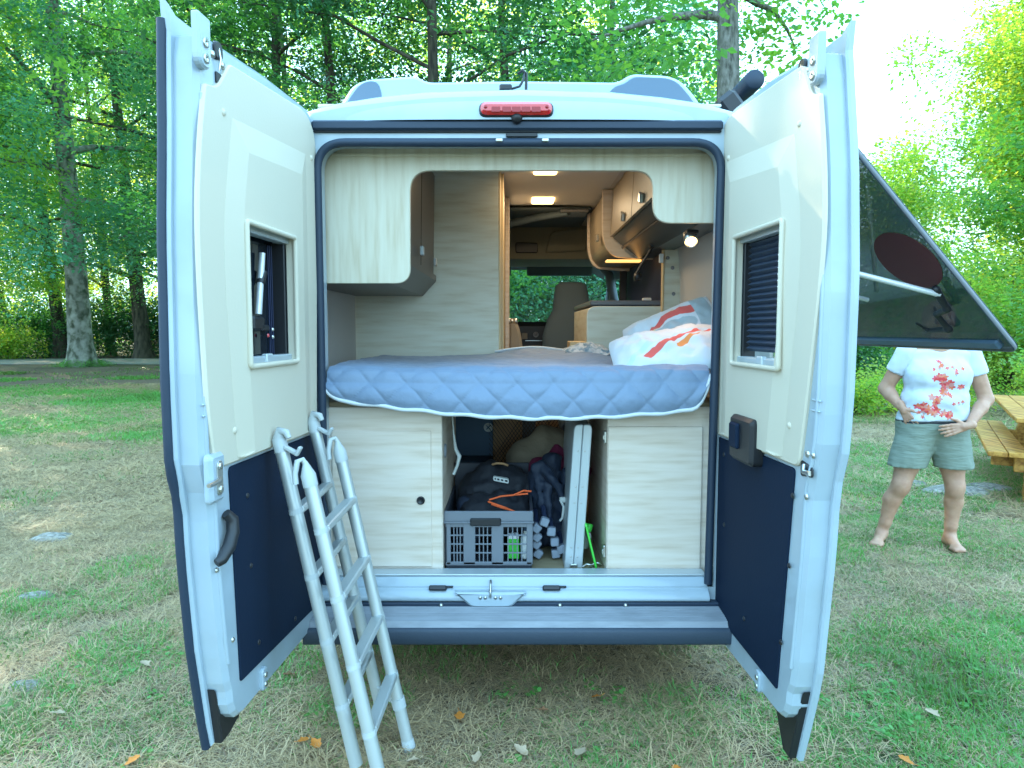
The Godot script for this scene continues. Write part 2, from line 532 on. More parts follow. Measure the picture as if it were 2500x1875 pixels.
# smooth body: bones [a, b, ra, rb] joined with a smooth minimum and meshed as surface nets
func blob(s: SurfaceTool, bones: Array, cell: float, k: float, clips: Array = [], wob := 0.0, uv_fn = null) -> void:
	var lo := Vector3(1e9, 1e9, 1e9)
	var hi := -lo
	for b in bones:
		var r: float = maxf(b[2], b[3]) + k + cell * 2.0
		lo = lo.min(b[0] - Vector3.ONE * r).min(b[1] - Vector3.ONE * r)
		hi = hi.max(b[0] + Vector3.ONE * r).max(b[1] + Vector3.ONE * r)
	var nx := int((hi.x - lo.x) / cell) + 2
	var ny := int((hi.y - lo.y) / cell) + 2
	var nz := int((hi.z - lo.z) / cell) + 2
	var F := PackedFloat32Array()
	F.resize(nx * ny * nz)
	F.fill(10.0)
	for b in bones:
		var a: Vector3 = b[0]
		var ab: Vector3 = b[1] - a
		var l2 := maxf(ab.length_squared(), 1e-9)
		var r0: float = b[2]
		var dr: float = b[3] - r0
		var rm := maxf(b[2], b[3]) + k * 1.5 + cell * 1.5
		var b0: Vector3 = (a.min(b[1]) - Vector3.ONE * rm - lo) / cell
		var b1: Vector3 = (a.max(b[1]) + Vector3.ONE * rm - lo) / cell
		for x in range(maxi(int(b0.x), 0), mini(int(b1.x) + 2, nx)):
			for y in range(maxi(int(b0.y), 0), mini(int(b1.y) + 2, ny)):
				var at := (x * ny + y) * nz
				for z in range(maxi(int(b0.z), 0), mini(int(b1.z) + 2, nz)):
					var p := lo + Vector3(x, y, z) * cell - a
					var t := clampf(p.dot(ab) / l2, 0.0, 1.0)
					var d := (p - ab * t).length() - (r0 + dr * t)
					var o := F[at + z]
					var h := maxf(k - absf(o - d), 0.0) / k
					F[at + z] = minf(o, d) - h * h * k * 0.25
	if clips.size() or wob > 0.0:
		for x in nx:
			for y in ny:
				for z in nz:
					var at := (x * ny + y) * nz + z
					if absf(F[at]) > 0.2: continue
					var p := lo + Vector3(x, y, z) * cell
					if wob > 0.0: F[at] += soft.get_noise_3dv(p * 25.0) * wob
					for c in clips:
						F[at] = maxf(F[at], (p - c[0]).dot(c[1]))
	var ids := PackedInt32Array()
	ids.resize(nx * ny * nz)
	ids.fill(-1)
	var V := PackedVector3Array()
	var corner := []
	for i in 8: corner.append(Vector3(i & 1, (i >> 1) & 1, (i >> 2) & 1))
	for x in nx - 1:
		for y in ny - 1:
			for z in nz - 1:
				var at := (x * ny + y) * nz + z
				var f0 := F[at]
				if absf(f0) > cell * 3.0: continue
				var f := [f0, F[at + ny * nz], F[at + nz], F[at + ny * nz + nz], F[at + 1], F[at + ny * nz + 1], F[at + nz + 1], F[at + ny * nz + nz + 1]]
				var sum := Vector3.ZERO
				var cnt := 0
				for e in [[0, 1], [2, 3], [4, 5], [6, 7], [0, 2], [1, 3], [4, 6], [5, 7], [0, 4], [1, 5], [2, 6], [3, 7]]:
					var fa: float = f[e[0]]
					var fb: float = f[e[1]]
					if (fa < 0.0) != (fb < 0.0):
						sum += (corner[e[0]] as Vector3).lerp(corner[e[1]], fa / (fa - fb))
						cnt += 1
				if cnt:
					ids[at] = V.size()
					V.append(lo + (Vector3(x, y, z) + sum / cnt) * cell)
	smooth_on(s)
	var step := [ny * nz, nz, 1]
	for x in range(1, nx - 1):
		for y in range(1, ny - 1):
			for z in range(1, nz - 1):
				var at := (x * ny + y) * nz + z
				var f0 := F[at]
				if absf(f0) > cell * 3.0: continue
				for ax in 3:
					var f1 := F[at + step[ax]]
					if (f0 < 0.0) == (f1 < 0.0): continue
					var u: int = step[(ax + 1) % 3]
					var v: int = step[(ax + 2) % 3]
					var i0 := ids[at]
					var i1 := ids[at - u]
					var i2 := ids[at - u - v]
					var i3 := ids[at - v]
					if i0 < 0 or i1 < 0 or i2 < 0 or i3 < 0: continue
					var order := [i0, i1, i2, i0, i2, i3] if f0 >= 0.0 else [i0, i2, i1, i0, i3, i2]
					for i in order:
						if uv_fn != null: s.set_uv(uv_fn.call(V[i]))
						s.add_vertex(V[i])

# ---------------------------------------------------------------- ground
func band(v: float, a: float, b: float, soft_: float) -> float:
	return smoothstep(a - soft_, a + soft_, v) * (1.0 - smoothstep(b - soft_, b + soft_, v))

func greenness(x: float, z: float) -> float:
	var n := soft.get_noise_2d(x * 1.6, z * 1.6)
	var f := fine.get_noise_2d(x * 0.7, z * 0.7)
	var g := 0.13 + 1.15 * n + 0.9 * f
	g += 0.62 * smoothstep(0.5, 1.7, x) * (1.0 - smoothstep(3.6, 5.0, -z)) + 0.36 * smoothstep(1.5, 3.0, x) * band(-z, 4.4, 9.0, 0.8)
	g -= 0.34 * band(-z, 2.6, 9.2, 0.6) * (1.0 - smoothstep(-2.0, -0.8, x))
	var w := 0.6 * soft.get_noise_2d(x * 0.5, 40.0)
	g += 0.75 * (band(-z + w, 9.6, 11.8, 0.5) + band(-z + w, 14.0, 17.5, 0.7)) * (1.0 - smoothstep(-2.0, 1.0, x))
	g -= 0.5 * band(-z + w, 18.0, 27.0, 1.0) * (1.0 - smoothstep(-4.0, 0.0, x))
	g += 0.35 * smoothstep(12.0, 16.0, -z) * smoothstep(0.0, 3.0, x)
	return clampf(g, 0.0, 1.0)

func ground_y(x: float, z: float) -> float:
	return 0.012 * soft.get_noise_2d(x * 3.0 + 50.0, z * 3.0) + 0.006 * fine.get_noise_2d(x * 1.5, z * 1.5 + 20.0)

func build_ground() -> void:
	var st := S()
	var n := 220
	smooth_on(st)
	var P := []
	var C := []
	for i in n + 1:
		var t := 2.0 * i / n - 1.0
		var x := signf(t) * (9.0 * absf(t) + 140.0 * pow(absf(t), 4.0))
		var row := PackedVector3Array()
		var rc := PackedColorArray()
		for j in n + 1:
			var u := float(j) / n
			var z := 8.0 - 20.0 * u - 150.0 * pow(u, 4.0)
			row.append(Vector3(x, ground_y(x, z), z))
			var g := greenness(x, z)
			var dirt := smoothstep(0.05, 0.5, soft.get_noise_2d(x * 2.2 - 30.0, z * 2.2))
			var c := Color(0.21, 0.155, 0.10).lerp(Color(0.08, 0.058, 0.04), dirt * 0.8)
			c = c.lerp(Color(0.055, 0.105, 0.03), g * 0.75)
			var litter := smoothstep(32.0, 37.0, -z)
			c = c.lerp(Color(0.07, 0.06, 0.035), litter)
			rc.append(c)
		P.append(row)
		C.append(rc)
	for i in n:
		for j in n:
			for e in [[i, j], [i + 1, j + 1], [i + 1, j], [i, j], [i, j + 1], [i + 1, j + 1]]:
				st.set_color(C[e[0]][e[1]])
				st.add_vertex(P[e[0]][e[1]])
	var m := StandardMaterial3D.new()
	m.resource_name = "meadow_soil"
	m.vertex_color_use_as_albedo = true
	m.roughness = 1.0
	tex_on(m, noise_tex(71, 0.03, [[0.35, 0.35, 0.33], [0.75, 0.73, 0.7], [1.0, 1.0, 1.0]], [0.2, 0.5, 0.8], 1024, 6), Vector3(0.9, 0.9, 0.9), true)
	m.heightmap_enabled = true
	m.heightmap_texture = noise_tex(72, 0.04, [], [], 512, 5)
	m.heightmap_scale = 2.0
	var g := obj("meadow_ground", st, m)
	tag(g, "dry trampled meadow of straw and green patches under the van", "ground", "", "structure")
	# the gravel track along the edge of the wood
	var tr := S()
	sheet(tr, 60, 3, func(u: float, v: float) -> Vector3:
		var x := lerpf(-75.0, 1.0, u)
		var edge := 0.35 * soft.get_noise_2d(x * 2.0, v * 9.0)
		return Vector3(x, 0.024 + 0.01 * sin(v * PI), -29.8 - 6.2 * v + edge - 0.0015 * (x + 15.0) * (x + 15.0)))
	var gm := mat("gravel", [1, 1, 1], 1.0)
	tex_on(gm, noise_tex(73, 0.05, [[0.15, 0.145, 0.13], [0.27, 0.26, 0.245]], [0.3, 0.7], 512, 5), Vector3(0.6, 0.6, 0.6), true)
	tag(obj("gravel_track", tr, gm), "pale gravel track running along the edge of the wood", "path", "", "structure")

# ---------------------------------------------------------------- leaves
func leaf_spray(seed_: int, n: int, radius: float, size: float) -> ArrayMesh:
	var r := RandomNumberGenerator.new()
	r.seed = seed_
	var st := S()
	for i in n:
		var a := r.randf() * TAU
		var d := radius * sqrt(r.randf())
		var c := Vector3(cos(a) * d, r.randf_range(-0.4, 0.4) * radius, sin(a) * d)
		var dir := Vector3(cos(a + r.randf_range(-0.9, 0.9)), r.randf_range(-0.5, 0.15), sin(a + r.randf_range(-0.9, 0.9))).normalized()
		var side := dir.cross(Vector3(r.randf_range(-0.5, 0.5), 1, r.randf_range(-0.5, 0.5)).normalized()).normalized()
		var up := side.cross(dir)
		var l := size * r.randf_range(0.75, 1.25)
		var w := l * 0.32
		var tip := c + dir * l
		var l1 := c + dir * l * 0.45 + side * w + up * w * 0.25
		var l2 := c + dir * l * 0.45 - side * w + up * w * 0.25
		st.add_vertex(c); st.add_vertex(l1); st.add_vertex(tip)
		st.add_vertex(c); st.add_vertex(tip); st.add_vertex(l2)
	st.generate_normals()
	return st.commit()

func scatter(called: String, mesh: Mesh, xf: Array, m, parent: Node, kind := "") -> MultiMeshInstance3D:
	var mm := MultiMesh.new()
	mm.transform_format = MultiMesh.TRANSFORM_3D
	mm.mesh = mesh
	mm.instance_count = xf.size()
	for i in xf.size():
		mm.set_instance_transform(i, xf[i])
	var o := MultiMeshInstance3D.new()
	o.name = called
	o.multimesh = mm
	o.material_override = M[m] if m is String else m
	if kind: o.set_meta("kind", kind)
	(parent if parent else self).add_child(o, true)
	return o

func leaf_xf(at: Vector3, r: RandomNumberGenerator, sc: float, tilt := 0.35) -> Transform3D:
	var b := Basis.from_euler(Vector3(r.randf_range(-tilt, tilt), r.randf() * TAU, r.randf_range(-tilt, tilt)))
	return Transform3D(b.scaled_local(Vector3.ONE * sc), at)

var sprays := []

# a tree: bent tapered trunk, limbs, and a crown of leaf sprays in two tones
func tree(called: String, label: String, at: Vector3, h: float, r: float, lean: Vector2, low: float, reach: float, n: int, bark: String, tones: Array, seed_: int, sky_side := 0.0) -> Node3D:
	var rr := RandomNumberGenerator.new()
	rr.seed = seed_
	var t := base(called, at)
	tag(t, label, "tree", "trees of the wood round the clearing")
	var axis := func(y: float) -> Vector3:
		var k := y / h
		return Vector3(lean.x * k + 0.012 * h * sin(k * 5.0 + seed_) * k, y, lean.y * k + 0.010 * h * sin(k * 4.0 + seed_ * 2.0) * k)
	var st := S()
	smooth_on(st)
	var rings := []
	var levels := 26
	var centres := []
	for i in levels + 1:
		var k := float(i) / levels
		var y := -0.1 + h * pow(k, 1.3)
		var c: Vector3 = axis.call(y)
		var rad := r * (1.0 - 0.86 * pow(y / h, 0.9)) * (1.0 + 0.55 * exp(-maxf(y, 0.0) * 2.6)) if y > 0.0 else r * 1.6
		var ring := []
		for s in 14:
			var a := TAU * s / 14
			var bump := 1.0 + 0.07 * sin(a * 3.0 + y * 0.6 + seed_) + 0.05 * soft.get_noise_3d(cos(a) * 3.0, y * 2.0, sin(a) * 3.0 + seed_)
			ring.append(c + Vector3(cos(a), 0, sin(a)) * rad * bump)
		rings.append(ring)
		centres.append(c)
	for i in levels:
		for s in 14:
			var s2 := (s + 1) % 14
			q(st, rings[i][s], rings[i][s2], rings[i + 1][s2], rings[i + 1][s], (rings[i][s] + rings[i][s2]) * 0.5 - centres[i])
	obj("trunk", st, bark, t)
	var A := []
	var B := []
	var limbs := int(clampf(h * 0.95, 7, 20))
	for i in limbs:
		var k := (i + rr.randf() * 0.6) / limbs
		var y := lerpf(low, h * 0.97, k)
		var az := i * 2.4 + rr.randf_range(-0.4, 0.4) + seed_
		var len_ := reach * (0.55 + 0.6 * sin(PI * clampf(0.2 + k * 0.8, 0, 1))) * rr.randf_range(0.75, 1.15)
		var o: Vector3 = axis.call(y)
		var d := Vector3(cos(az), 0, sin(az))
		var rise := rr.randf_range(0.1, 0.5) + 0.35 * k
		var pts := []
		var rad := []
		var r0 := maxf(0.022, r * 0.34 * (1.0 - 0.75 * k))
		for j in 6:
			var u := j / 5.0
			pts.append(o + d * len_ * u + Vector3(0, len_ * (rise * u - 0.34 * u * u), 0) + Vector3(rr.randf_range(-1, 1), rr.randf_range(-0.5, 0.5), rr.randf_range(-1, 1)) * 0.06 * len_ * u)
			rad.append(r0 * (1.0 - 0.85 * u))
		rod("branch", pts, rad, 6, bark, t)
		var cnt := int(n * 0.36 / float(limbs))
		var clumps := []
		for c in 7 + int(len_):
			var u := sqrt(rr.randf_range(0.04, 1.0))
			var seg := mini(int(u * 5.0), 4)
			var p: Vector3 = (pts[seg] as Vector3).lerp(pts[seg + 1], u * 5.0 - seg)
			var sd := d.cross(Vector3.UP)
			clumps.append([p + sd * rr.randfn(0.0, 0.32) * len_ * (0.35 + 0.5 * u) + Vector3(0, rr.randfn(0.0, 0.75), 0) + d * rr.randfn(0, 0.4), rr.randf_range(0.45, 1.0), rr.randf()])
		for c in cnt:
			var cl = clumps[rr.randi() % clumps.size()]
			var p: Vector3 = cl[0] + Vector3(rr.randfn(0, 0.6), rr.randfn(0, 0.42), rr.randfn(0, 0.6)) * cl[1] * 1.1
			if p.y + at.y < 0.3: continue
			if sky_side > 0.0 and p.z > -0.3 and absf(p.x - p.y * lean.x / h) < 0.95 and p.y < 15.0 and rr.randf() < 0.8: continue
			var x := leaf_xf(p, rr, rr.randf_range(0.6, 1.2), 0.7)
			if cl[2] + rr.randf_range(-0.25, 0.25) < 0.5: A.append(x)
			else: B.append(x)
	scatter("crown", sprays[seed_ % 3], A, tones[0], t, "stuff")
	scatter("crown", sprays[(seed_ + 1) % 3], B, tones[1], t, "stuff")
	return t

func shrub(called: String, label: String, at: Vector3, size: Vector3, n: int, tones: Array, seed_: int, sc := 1.0, group := "shrubs along the edge of the wood") -> void:
	var rr := RandomNumberGenerator.new()
	rr.seed = seed_ * 31 + 5
	var t := base(called, at)
	tag(t, label, "shrub", group)
	var A := []
	var B := []
	for i in 7:
		var a := i * 0.9 + rr.randf()
		var top := Vector3(cos(a) * size.x * 0.32, size.y * rr.randf_range(0.6, 0.95), sin(a) * size.z * 0.32)
		rod("stem", [Vector3(cos(a) * 0.06, -0.05, sin(a) * 0.06), top * 0.5 + Vector3(0, 0.1, 0), top], [0.03, 0.02, 0.008], 5, "bark_dark", t)
		for c in int(n * 0.42 / 7.0):
			var u := sqrt(rr.randf())
			var p := top * u + Vector3(rr.randfn(0, 0.2) * size.x, rr.randfn(0, 0.12) * size.y, rr.randfn(0, 0.2) * size.z)
			p.y = absf(p.y) + 0.05
			var x := leaf_xf(p, rr, sc * rr.randf_range(0.5, 0.9), 0.8)
			if (i + int(rr.randf() * 3.0)) % 2 == 0: A.append(x)
			else: B.append(x)
	scatter("foliage", sprays[seed_ % 3], A, tones[0], t, "stuff")
	scatter("foliage", sprays[(seed_ + 1) % 3], B, tones[1], t, "stuff")

func build_forest() -> void:
	sprays = [leaf_spray(1, 46, 0.72, 0.15), leaf_spray(2, 52, 0.78, 0.14), leaf_spray(3, 42, 0.66, 0.165)]
	# edge of the wood on the left
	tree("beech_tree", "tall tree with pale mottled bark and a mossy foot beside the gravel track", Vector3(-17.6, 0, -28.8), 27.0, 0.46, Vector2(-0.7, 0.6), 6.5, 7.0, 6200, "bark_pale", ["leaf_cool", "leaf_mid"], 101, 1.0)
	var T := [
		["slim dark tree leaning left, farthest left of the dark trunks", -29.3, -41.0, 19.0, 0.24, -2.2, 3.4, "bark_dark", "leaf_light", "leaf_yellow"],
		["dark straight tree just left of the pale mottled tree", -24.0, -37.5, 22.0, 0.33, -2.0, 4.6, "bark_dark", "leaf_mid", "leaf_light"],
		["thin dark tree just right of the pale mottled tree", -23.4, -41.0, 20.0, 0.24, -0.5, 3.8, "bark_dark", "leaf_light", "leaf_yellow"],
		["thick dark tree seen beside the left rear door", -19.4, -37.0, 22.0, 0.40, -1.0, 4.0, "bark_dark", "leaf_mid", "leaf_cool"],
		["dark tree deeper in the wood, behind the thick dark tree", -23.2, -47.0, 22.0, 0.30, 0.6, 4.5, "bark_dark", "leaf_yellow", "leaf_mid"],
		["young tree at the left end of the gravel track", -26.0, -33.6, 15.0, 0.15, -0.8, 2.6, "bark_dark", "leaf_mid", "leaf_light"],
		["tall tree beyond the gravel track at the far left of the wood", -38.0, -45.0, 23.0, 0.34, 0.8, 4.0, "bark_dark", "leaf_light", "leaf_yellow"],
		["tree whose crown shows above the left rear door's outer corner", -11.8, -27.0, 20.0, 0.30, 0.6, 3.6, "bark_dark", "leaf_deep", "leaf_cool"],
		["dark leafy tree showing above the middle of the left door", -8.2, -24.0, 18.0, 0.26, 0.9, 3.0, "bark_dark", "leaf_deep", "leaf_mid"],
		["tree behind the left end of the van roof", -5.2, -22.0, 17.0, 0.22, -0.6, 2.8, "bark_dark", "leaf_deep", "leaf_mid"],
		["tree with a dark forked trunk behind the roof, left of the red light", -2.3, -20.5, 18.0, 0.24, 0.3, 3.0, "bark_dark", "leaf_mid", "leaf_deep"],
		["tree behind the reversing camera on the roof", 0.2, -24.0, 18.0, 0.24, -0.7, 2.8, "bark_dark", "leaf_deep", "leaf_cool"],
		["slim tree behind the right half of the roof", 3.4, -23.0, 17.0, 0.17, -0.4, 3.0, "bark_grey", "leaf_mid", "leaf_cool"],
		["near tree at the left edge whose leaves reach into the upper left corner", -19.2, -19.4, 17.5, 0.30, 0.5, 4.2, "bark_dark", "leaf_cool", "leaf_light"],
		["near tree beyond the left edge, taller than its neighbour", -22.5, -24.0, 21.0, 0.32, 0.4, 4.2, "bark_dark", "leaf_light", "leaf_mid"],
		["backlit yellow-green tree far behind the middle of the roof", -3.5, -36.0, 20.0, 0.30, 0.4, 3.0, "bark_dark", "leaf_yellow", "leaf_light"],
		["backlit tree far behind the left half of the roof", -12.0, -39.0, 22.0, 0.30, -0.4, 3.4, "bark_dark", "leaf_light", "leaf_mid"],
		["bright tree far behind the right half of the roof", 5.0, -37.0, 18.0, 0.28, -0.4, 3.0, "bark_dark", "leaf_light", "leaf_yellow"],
	]
	for i in T.size():
		var a: Array = T[i]
		var n := 2300 if -a[2] < 30.0 else 2500
		if a[1] < -17.0 and a[2] > -25.0: n = 4600
		tree("woodland_tree", a[0], Vector3(a[1], 0, a[2]), a[3] * 1.15, a[4], Vector2(a[5], 0.5), a[6], 5.4 if a[4] > 0.2 else 3.6, n, a[7], [a[8], a[9]], 120 + i * 7)
	tree("oak_tree", "thick grey trunk rising behind the awning roll, its crown out of view", Vector3(4.38, 0, -14.0), 17.0, 0.33, Vector2(-0.5, 0.2), 7.2, 2.8, 900, "bark_grey", ["leaf_mid", "leaf_light"], 311)
	# sunny wood on the right
	var R := [
		["bright green tree with a grey trunk nearest the right edge", 16.6, -20.5, 15.0, 0.22, 0.5, 2.4, "bark_grey", "leaf_light", "leaf_mid"],
		["slender bright tree left of the grey trunk at the right edge", 17.2, -23.5, 12.5, 0.12, -0.3, 2.0, "bark_grey", "leaf_light", "leaf_yellow"],
		["light leafy tree at the right edge behind the picnic table", 18.2, -19.0, 13.0, 0.20, 0.7, 1.6, "bark_grey", "leaf_mid", "leaf_light"],
		["tall tree at the far right of the wood behind the picnic table", 20.5, -26.0, 17.0, 0.28, 0.4, 3.0, "bark_dark", "leaf_mid", "leaf_yellow"],
		["low sunny tree behind the woman", 15.0, -30.0, 5.4, 0.14, 0.3, 1.0, "bark_grey", "leaf_yellow", "leaf_light"],
		["low yellowish tree under the open sky, right of the right door", 18.8, -33.0, 6.8, 0.14, 0.2, 1.2, "bark_grey", "leaf_light", "leaf_yellow"],
		["thin airy tree close to the right door's outer edge", 16.0, -31.0, 9.0, 0.09, 0.3, 4.4, "bark_grey", "leaf_light", "leaf_mid"],
	]
	for i in R.size():
		var a: Array = R[i]
		tree("sunny_tree", a[0], Vector3(a[1], 0, a[2]), a[3], a[4], Vector2(a[5], 0.3), a[6], 3.4 if a[3] > 10.0 else 1.9, 3000 if a[3] > 10.0 else 800, a[7], [a[8], a[9]], 400 + i * 5)
	# shrubs
	var K := [
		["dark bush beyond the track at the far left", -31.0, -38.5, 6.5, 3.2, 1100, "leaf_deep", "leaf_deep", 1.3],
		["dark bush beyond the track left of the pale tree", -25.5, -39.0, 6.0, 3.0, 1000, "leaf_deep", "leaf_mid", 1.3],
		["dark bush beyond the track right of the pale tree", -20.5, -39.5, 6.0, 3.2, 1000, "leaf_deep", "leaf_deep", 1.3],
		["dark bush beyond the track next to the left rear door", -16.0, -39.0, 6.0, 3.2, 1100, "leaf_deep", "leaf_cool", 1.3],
		["sunlit bush at the very left edge of the wood", -25.6, -35.2, 3.0, 1.5, 380, "leaf_yellow", "leaf_light", 1.1],
		["leafy bush seen through the windscreen, left of the seat", -0.6, -15.5, 3.6, 3.4, 1300, "leaf_mid", "leaf_cool", 1.0],
		["leafy bush seen through the windscreen behind the seat", 2.4, -16.0, 3.8, 3.6, 1300, "leaf_cool", "leaf_deep", 1.0],
		["tall green bush behind the lower edge of the open window", 9.4, -19.0, 4.0, 3.4, 900, "leaf_mid", "leaf_light", 0.95],
		["dense green bush right behind the open window's corner", 12.6, -18.0, 4.0, 3.2, 900, "leaf_light", "leaf_yellow", 0.95],
		["dark green bush above the picnic table", 13.4, -15.4, 3.4, 2.8, 1000, "leaf_mid", "leaf_light", 0.9],
		["small dark bush left of the woman's shoulder", 7.6, -16.5, 2.4, 1.5, 600, "leaf_deep", "leaf_mid", 0.8],
		["yellow flowering weed beside the picnic table", 9.4, -11.6, 2.0, 1.25, 600, "leaf_yellow", "leaf_light", 0.55],
		["pale green weed clump behind the woman's elbow", 7.4, -12.6, 1.8, 0.8, 420, "leaf_yellow", "leaf_light", 0.5],
		["bright weed clump left of the woman's elbow", 5.9, -12.2, 1.6, 0.6, 340, "leaf_light", "leaf_yellow", 0.5],
	]
	for i in K.size():
		var a: Array = K[i]
		shrub("leafy_shrub", a[0], Vector3(a[1], 0, a[2]), Vector3(a[3], a[4], a[3] * 0.7), a[5], [a[6], a[7]], i + 1, a[8])
	var r := RandomNumberGenerator.new()
	r.seed = 99
	# moss and grass round the pale tree's foot
	var mo := []
	for i in 160:
		var an := r.randf() * TAU
		var d := 0.4 + absf(r.randfn(0, 0.35))
		mo.append(leaf_xf(Vector3(-17.6 + cos(an) * d, 0.05 + 0.35 * maxf(0.0, 0.9 - d), -28.8 + sin(an) * d), r, 0.3, 0.6))
	tag(scatter("ivy_growth", sprays[0], mo, "leaf_mid", null), "green growth round the foot of the pale mottled tree", "ground cover", "", "stuff")
	# the wood beyond, one mass
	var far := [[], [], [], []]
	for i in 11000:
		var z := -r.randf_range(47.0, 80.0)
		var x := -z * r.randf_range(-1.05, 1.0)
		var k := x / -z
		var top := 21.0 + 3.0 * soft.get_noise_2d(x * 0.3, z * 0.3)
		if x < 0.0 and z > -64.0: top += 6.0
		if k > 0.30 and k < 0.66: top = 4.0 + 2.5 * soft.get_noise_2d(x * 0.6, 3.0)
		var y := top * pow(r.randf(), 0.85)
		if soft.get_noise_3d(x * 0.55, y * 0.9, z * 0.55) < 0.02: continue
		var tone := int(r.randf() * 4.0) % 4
		if k < -0.35 and y < 12.0 and tone == 3: tone = 2  # backlit glow low on the left put into the leaf colour: yellow replaces deep
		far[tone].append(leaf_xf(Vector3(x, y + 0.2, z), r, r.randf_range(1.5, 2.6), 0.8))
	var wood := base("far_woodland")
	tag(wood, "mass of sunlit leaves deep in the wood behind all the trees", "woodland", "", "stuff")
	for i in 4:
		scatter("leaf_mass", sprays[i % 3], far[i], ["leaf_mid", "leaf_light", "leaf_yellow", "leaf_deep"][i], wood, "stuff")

# ---------------------------------------------------------------- grass, last
func tuft(seed_: int, n: int, spread: float, h: float, w: float, lay: float) -> ArrayMesh:
	var r := RandomNumberGenerator.new()
	r.seed = seed_
	var st := S()
	smooth_on(st)
	for i in n:
		var a := r.randf() * TAU
		var o := Vector3(cos(a), 0, sin(a)) * spread * sqrt(r.randf())
		var b := r.randf() * TAU
		var d := Vector3(cos(b), 0, sin(b))
		var side := Vector3(-d.z, 0, d.x) * w * r.randf_range(0.7, 1.2)
		var l := h * r.randf_range(0.5, 1.2)
		var up := 1.0 - lay * r.randf_range(0.75, 1.0)
		var m := o + d * l * 0.5 * lay + Vector3(0, l * 0.6 * up + 0.006, 0)
		var e := o + d * l * (0.25 + 0.75 * lay) + Vector3(0, l * (0.95 * up - 0.12 * lay * (1.0 - up)) + 0.004, 0)
		smooth_on(st)
		st.add_vertex(o + side); st.add_vertex(o - side); st.add_vertex(m - side * 0.8)
		st.add_vertex(o + side); st.add_vertex(m - side * 0.8); st.add_vertex(m + side * 0.8)
		st.add_vertex(m + side * 0.8); st.add_vertex(m - side * 0.8); st.add_vertex(e)
	st.generate_normals()
	return st.commit()

func weed(seed_: int, n: int, size: float) -> ArrayMesh:
	var r := RandomNumberGenerator.new()
	r.seed = seed_
	var st := S()
	for i in n:
		var a := r.randf() * TAU
		var d := size * 1.3 * sqrt(r.randf())
		var c := Vector3(cos(a) * d, size * r.randf_range(0.3, 1.1), sin(a) * d)
		var t := Vector3(r.randf_range(-0.5, 0.5), 1, r.randf_range(-0.5, 0.5)).normalized()
		var u := t.cross(Vector3(cos(a), 0.1, sin(a))).normalized()
		var v := t.cross(u)
		var rad := size * r.randf_range(0.3, 0.55)
		for k in 5:
			st.add_vertex(c)
			st.add_vertex(c + (u * cos(TAU * k / 5) + v * sin(TAU * k / 5) * 0.8) * rad)
			st.add_vertex(c + (u * cos(TAU * (k + 1) / 5) + v * sin(TAU * (k + 1) / 5) * 0.8) * rad)
	st.generate_normals()
	return st.commit()

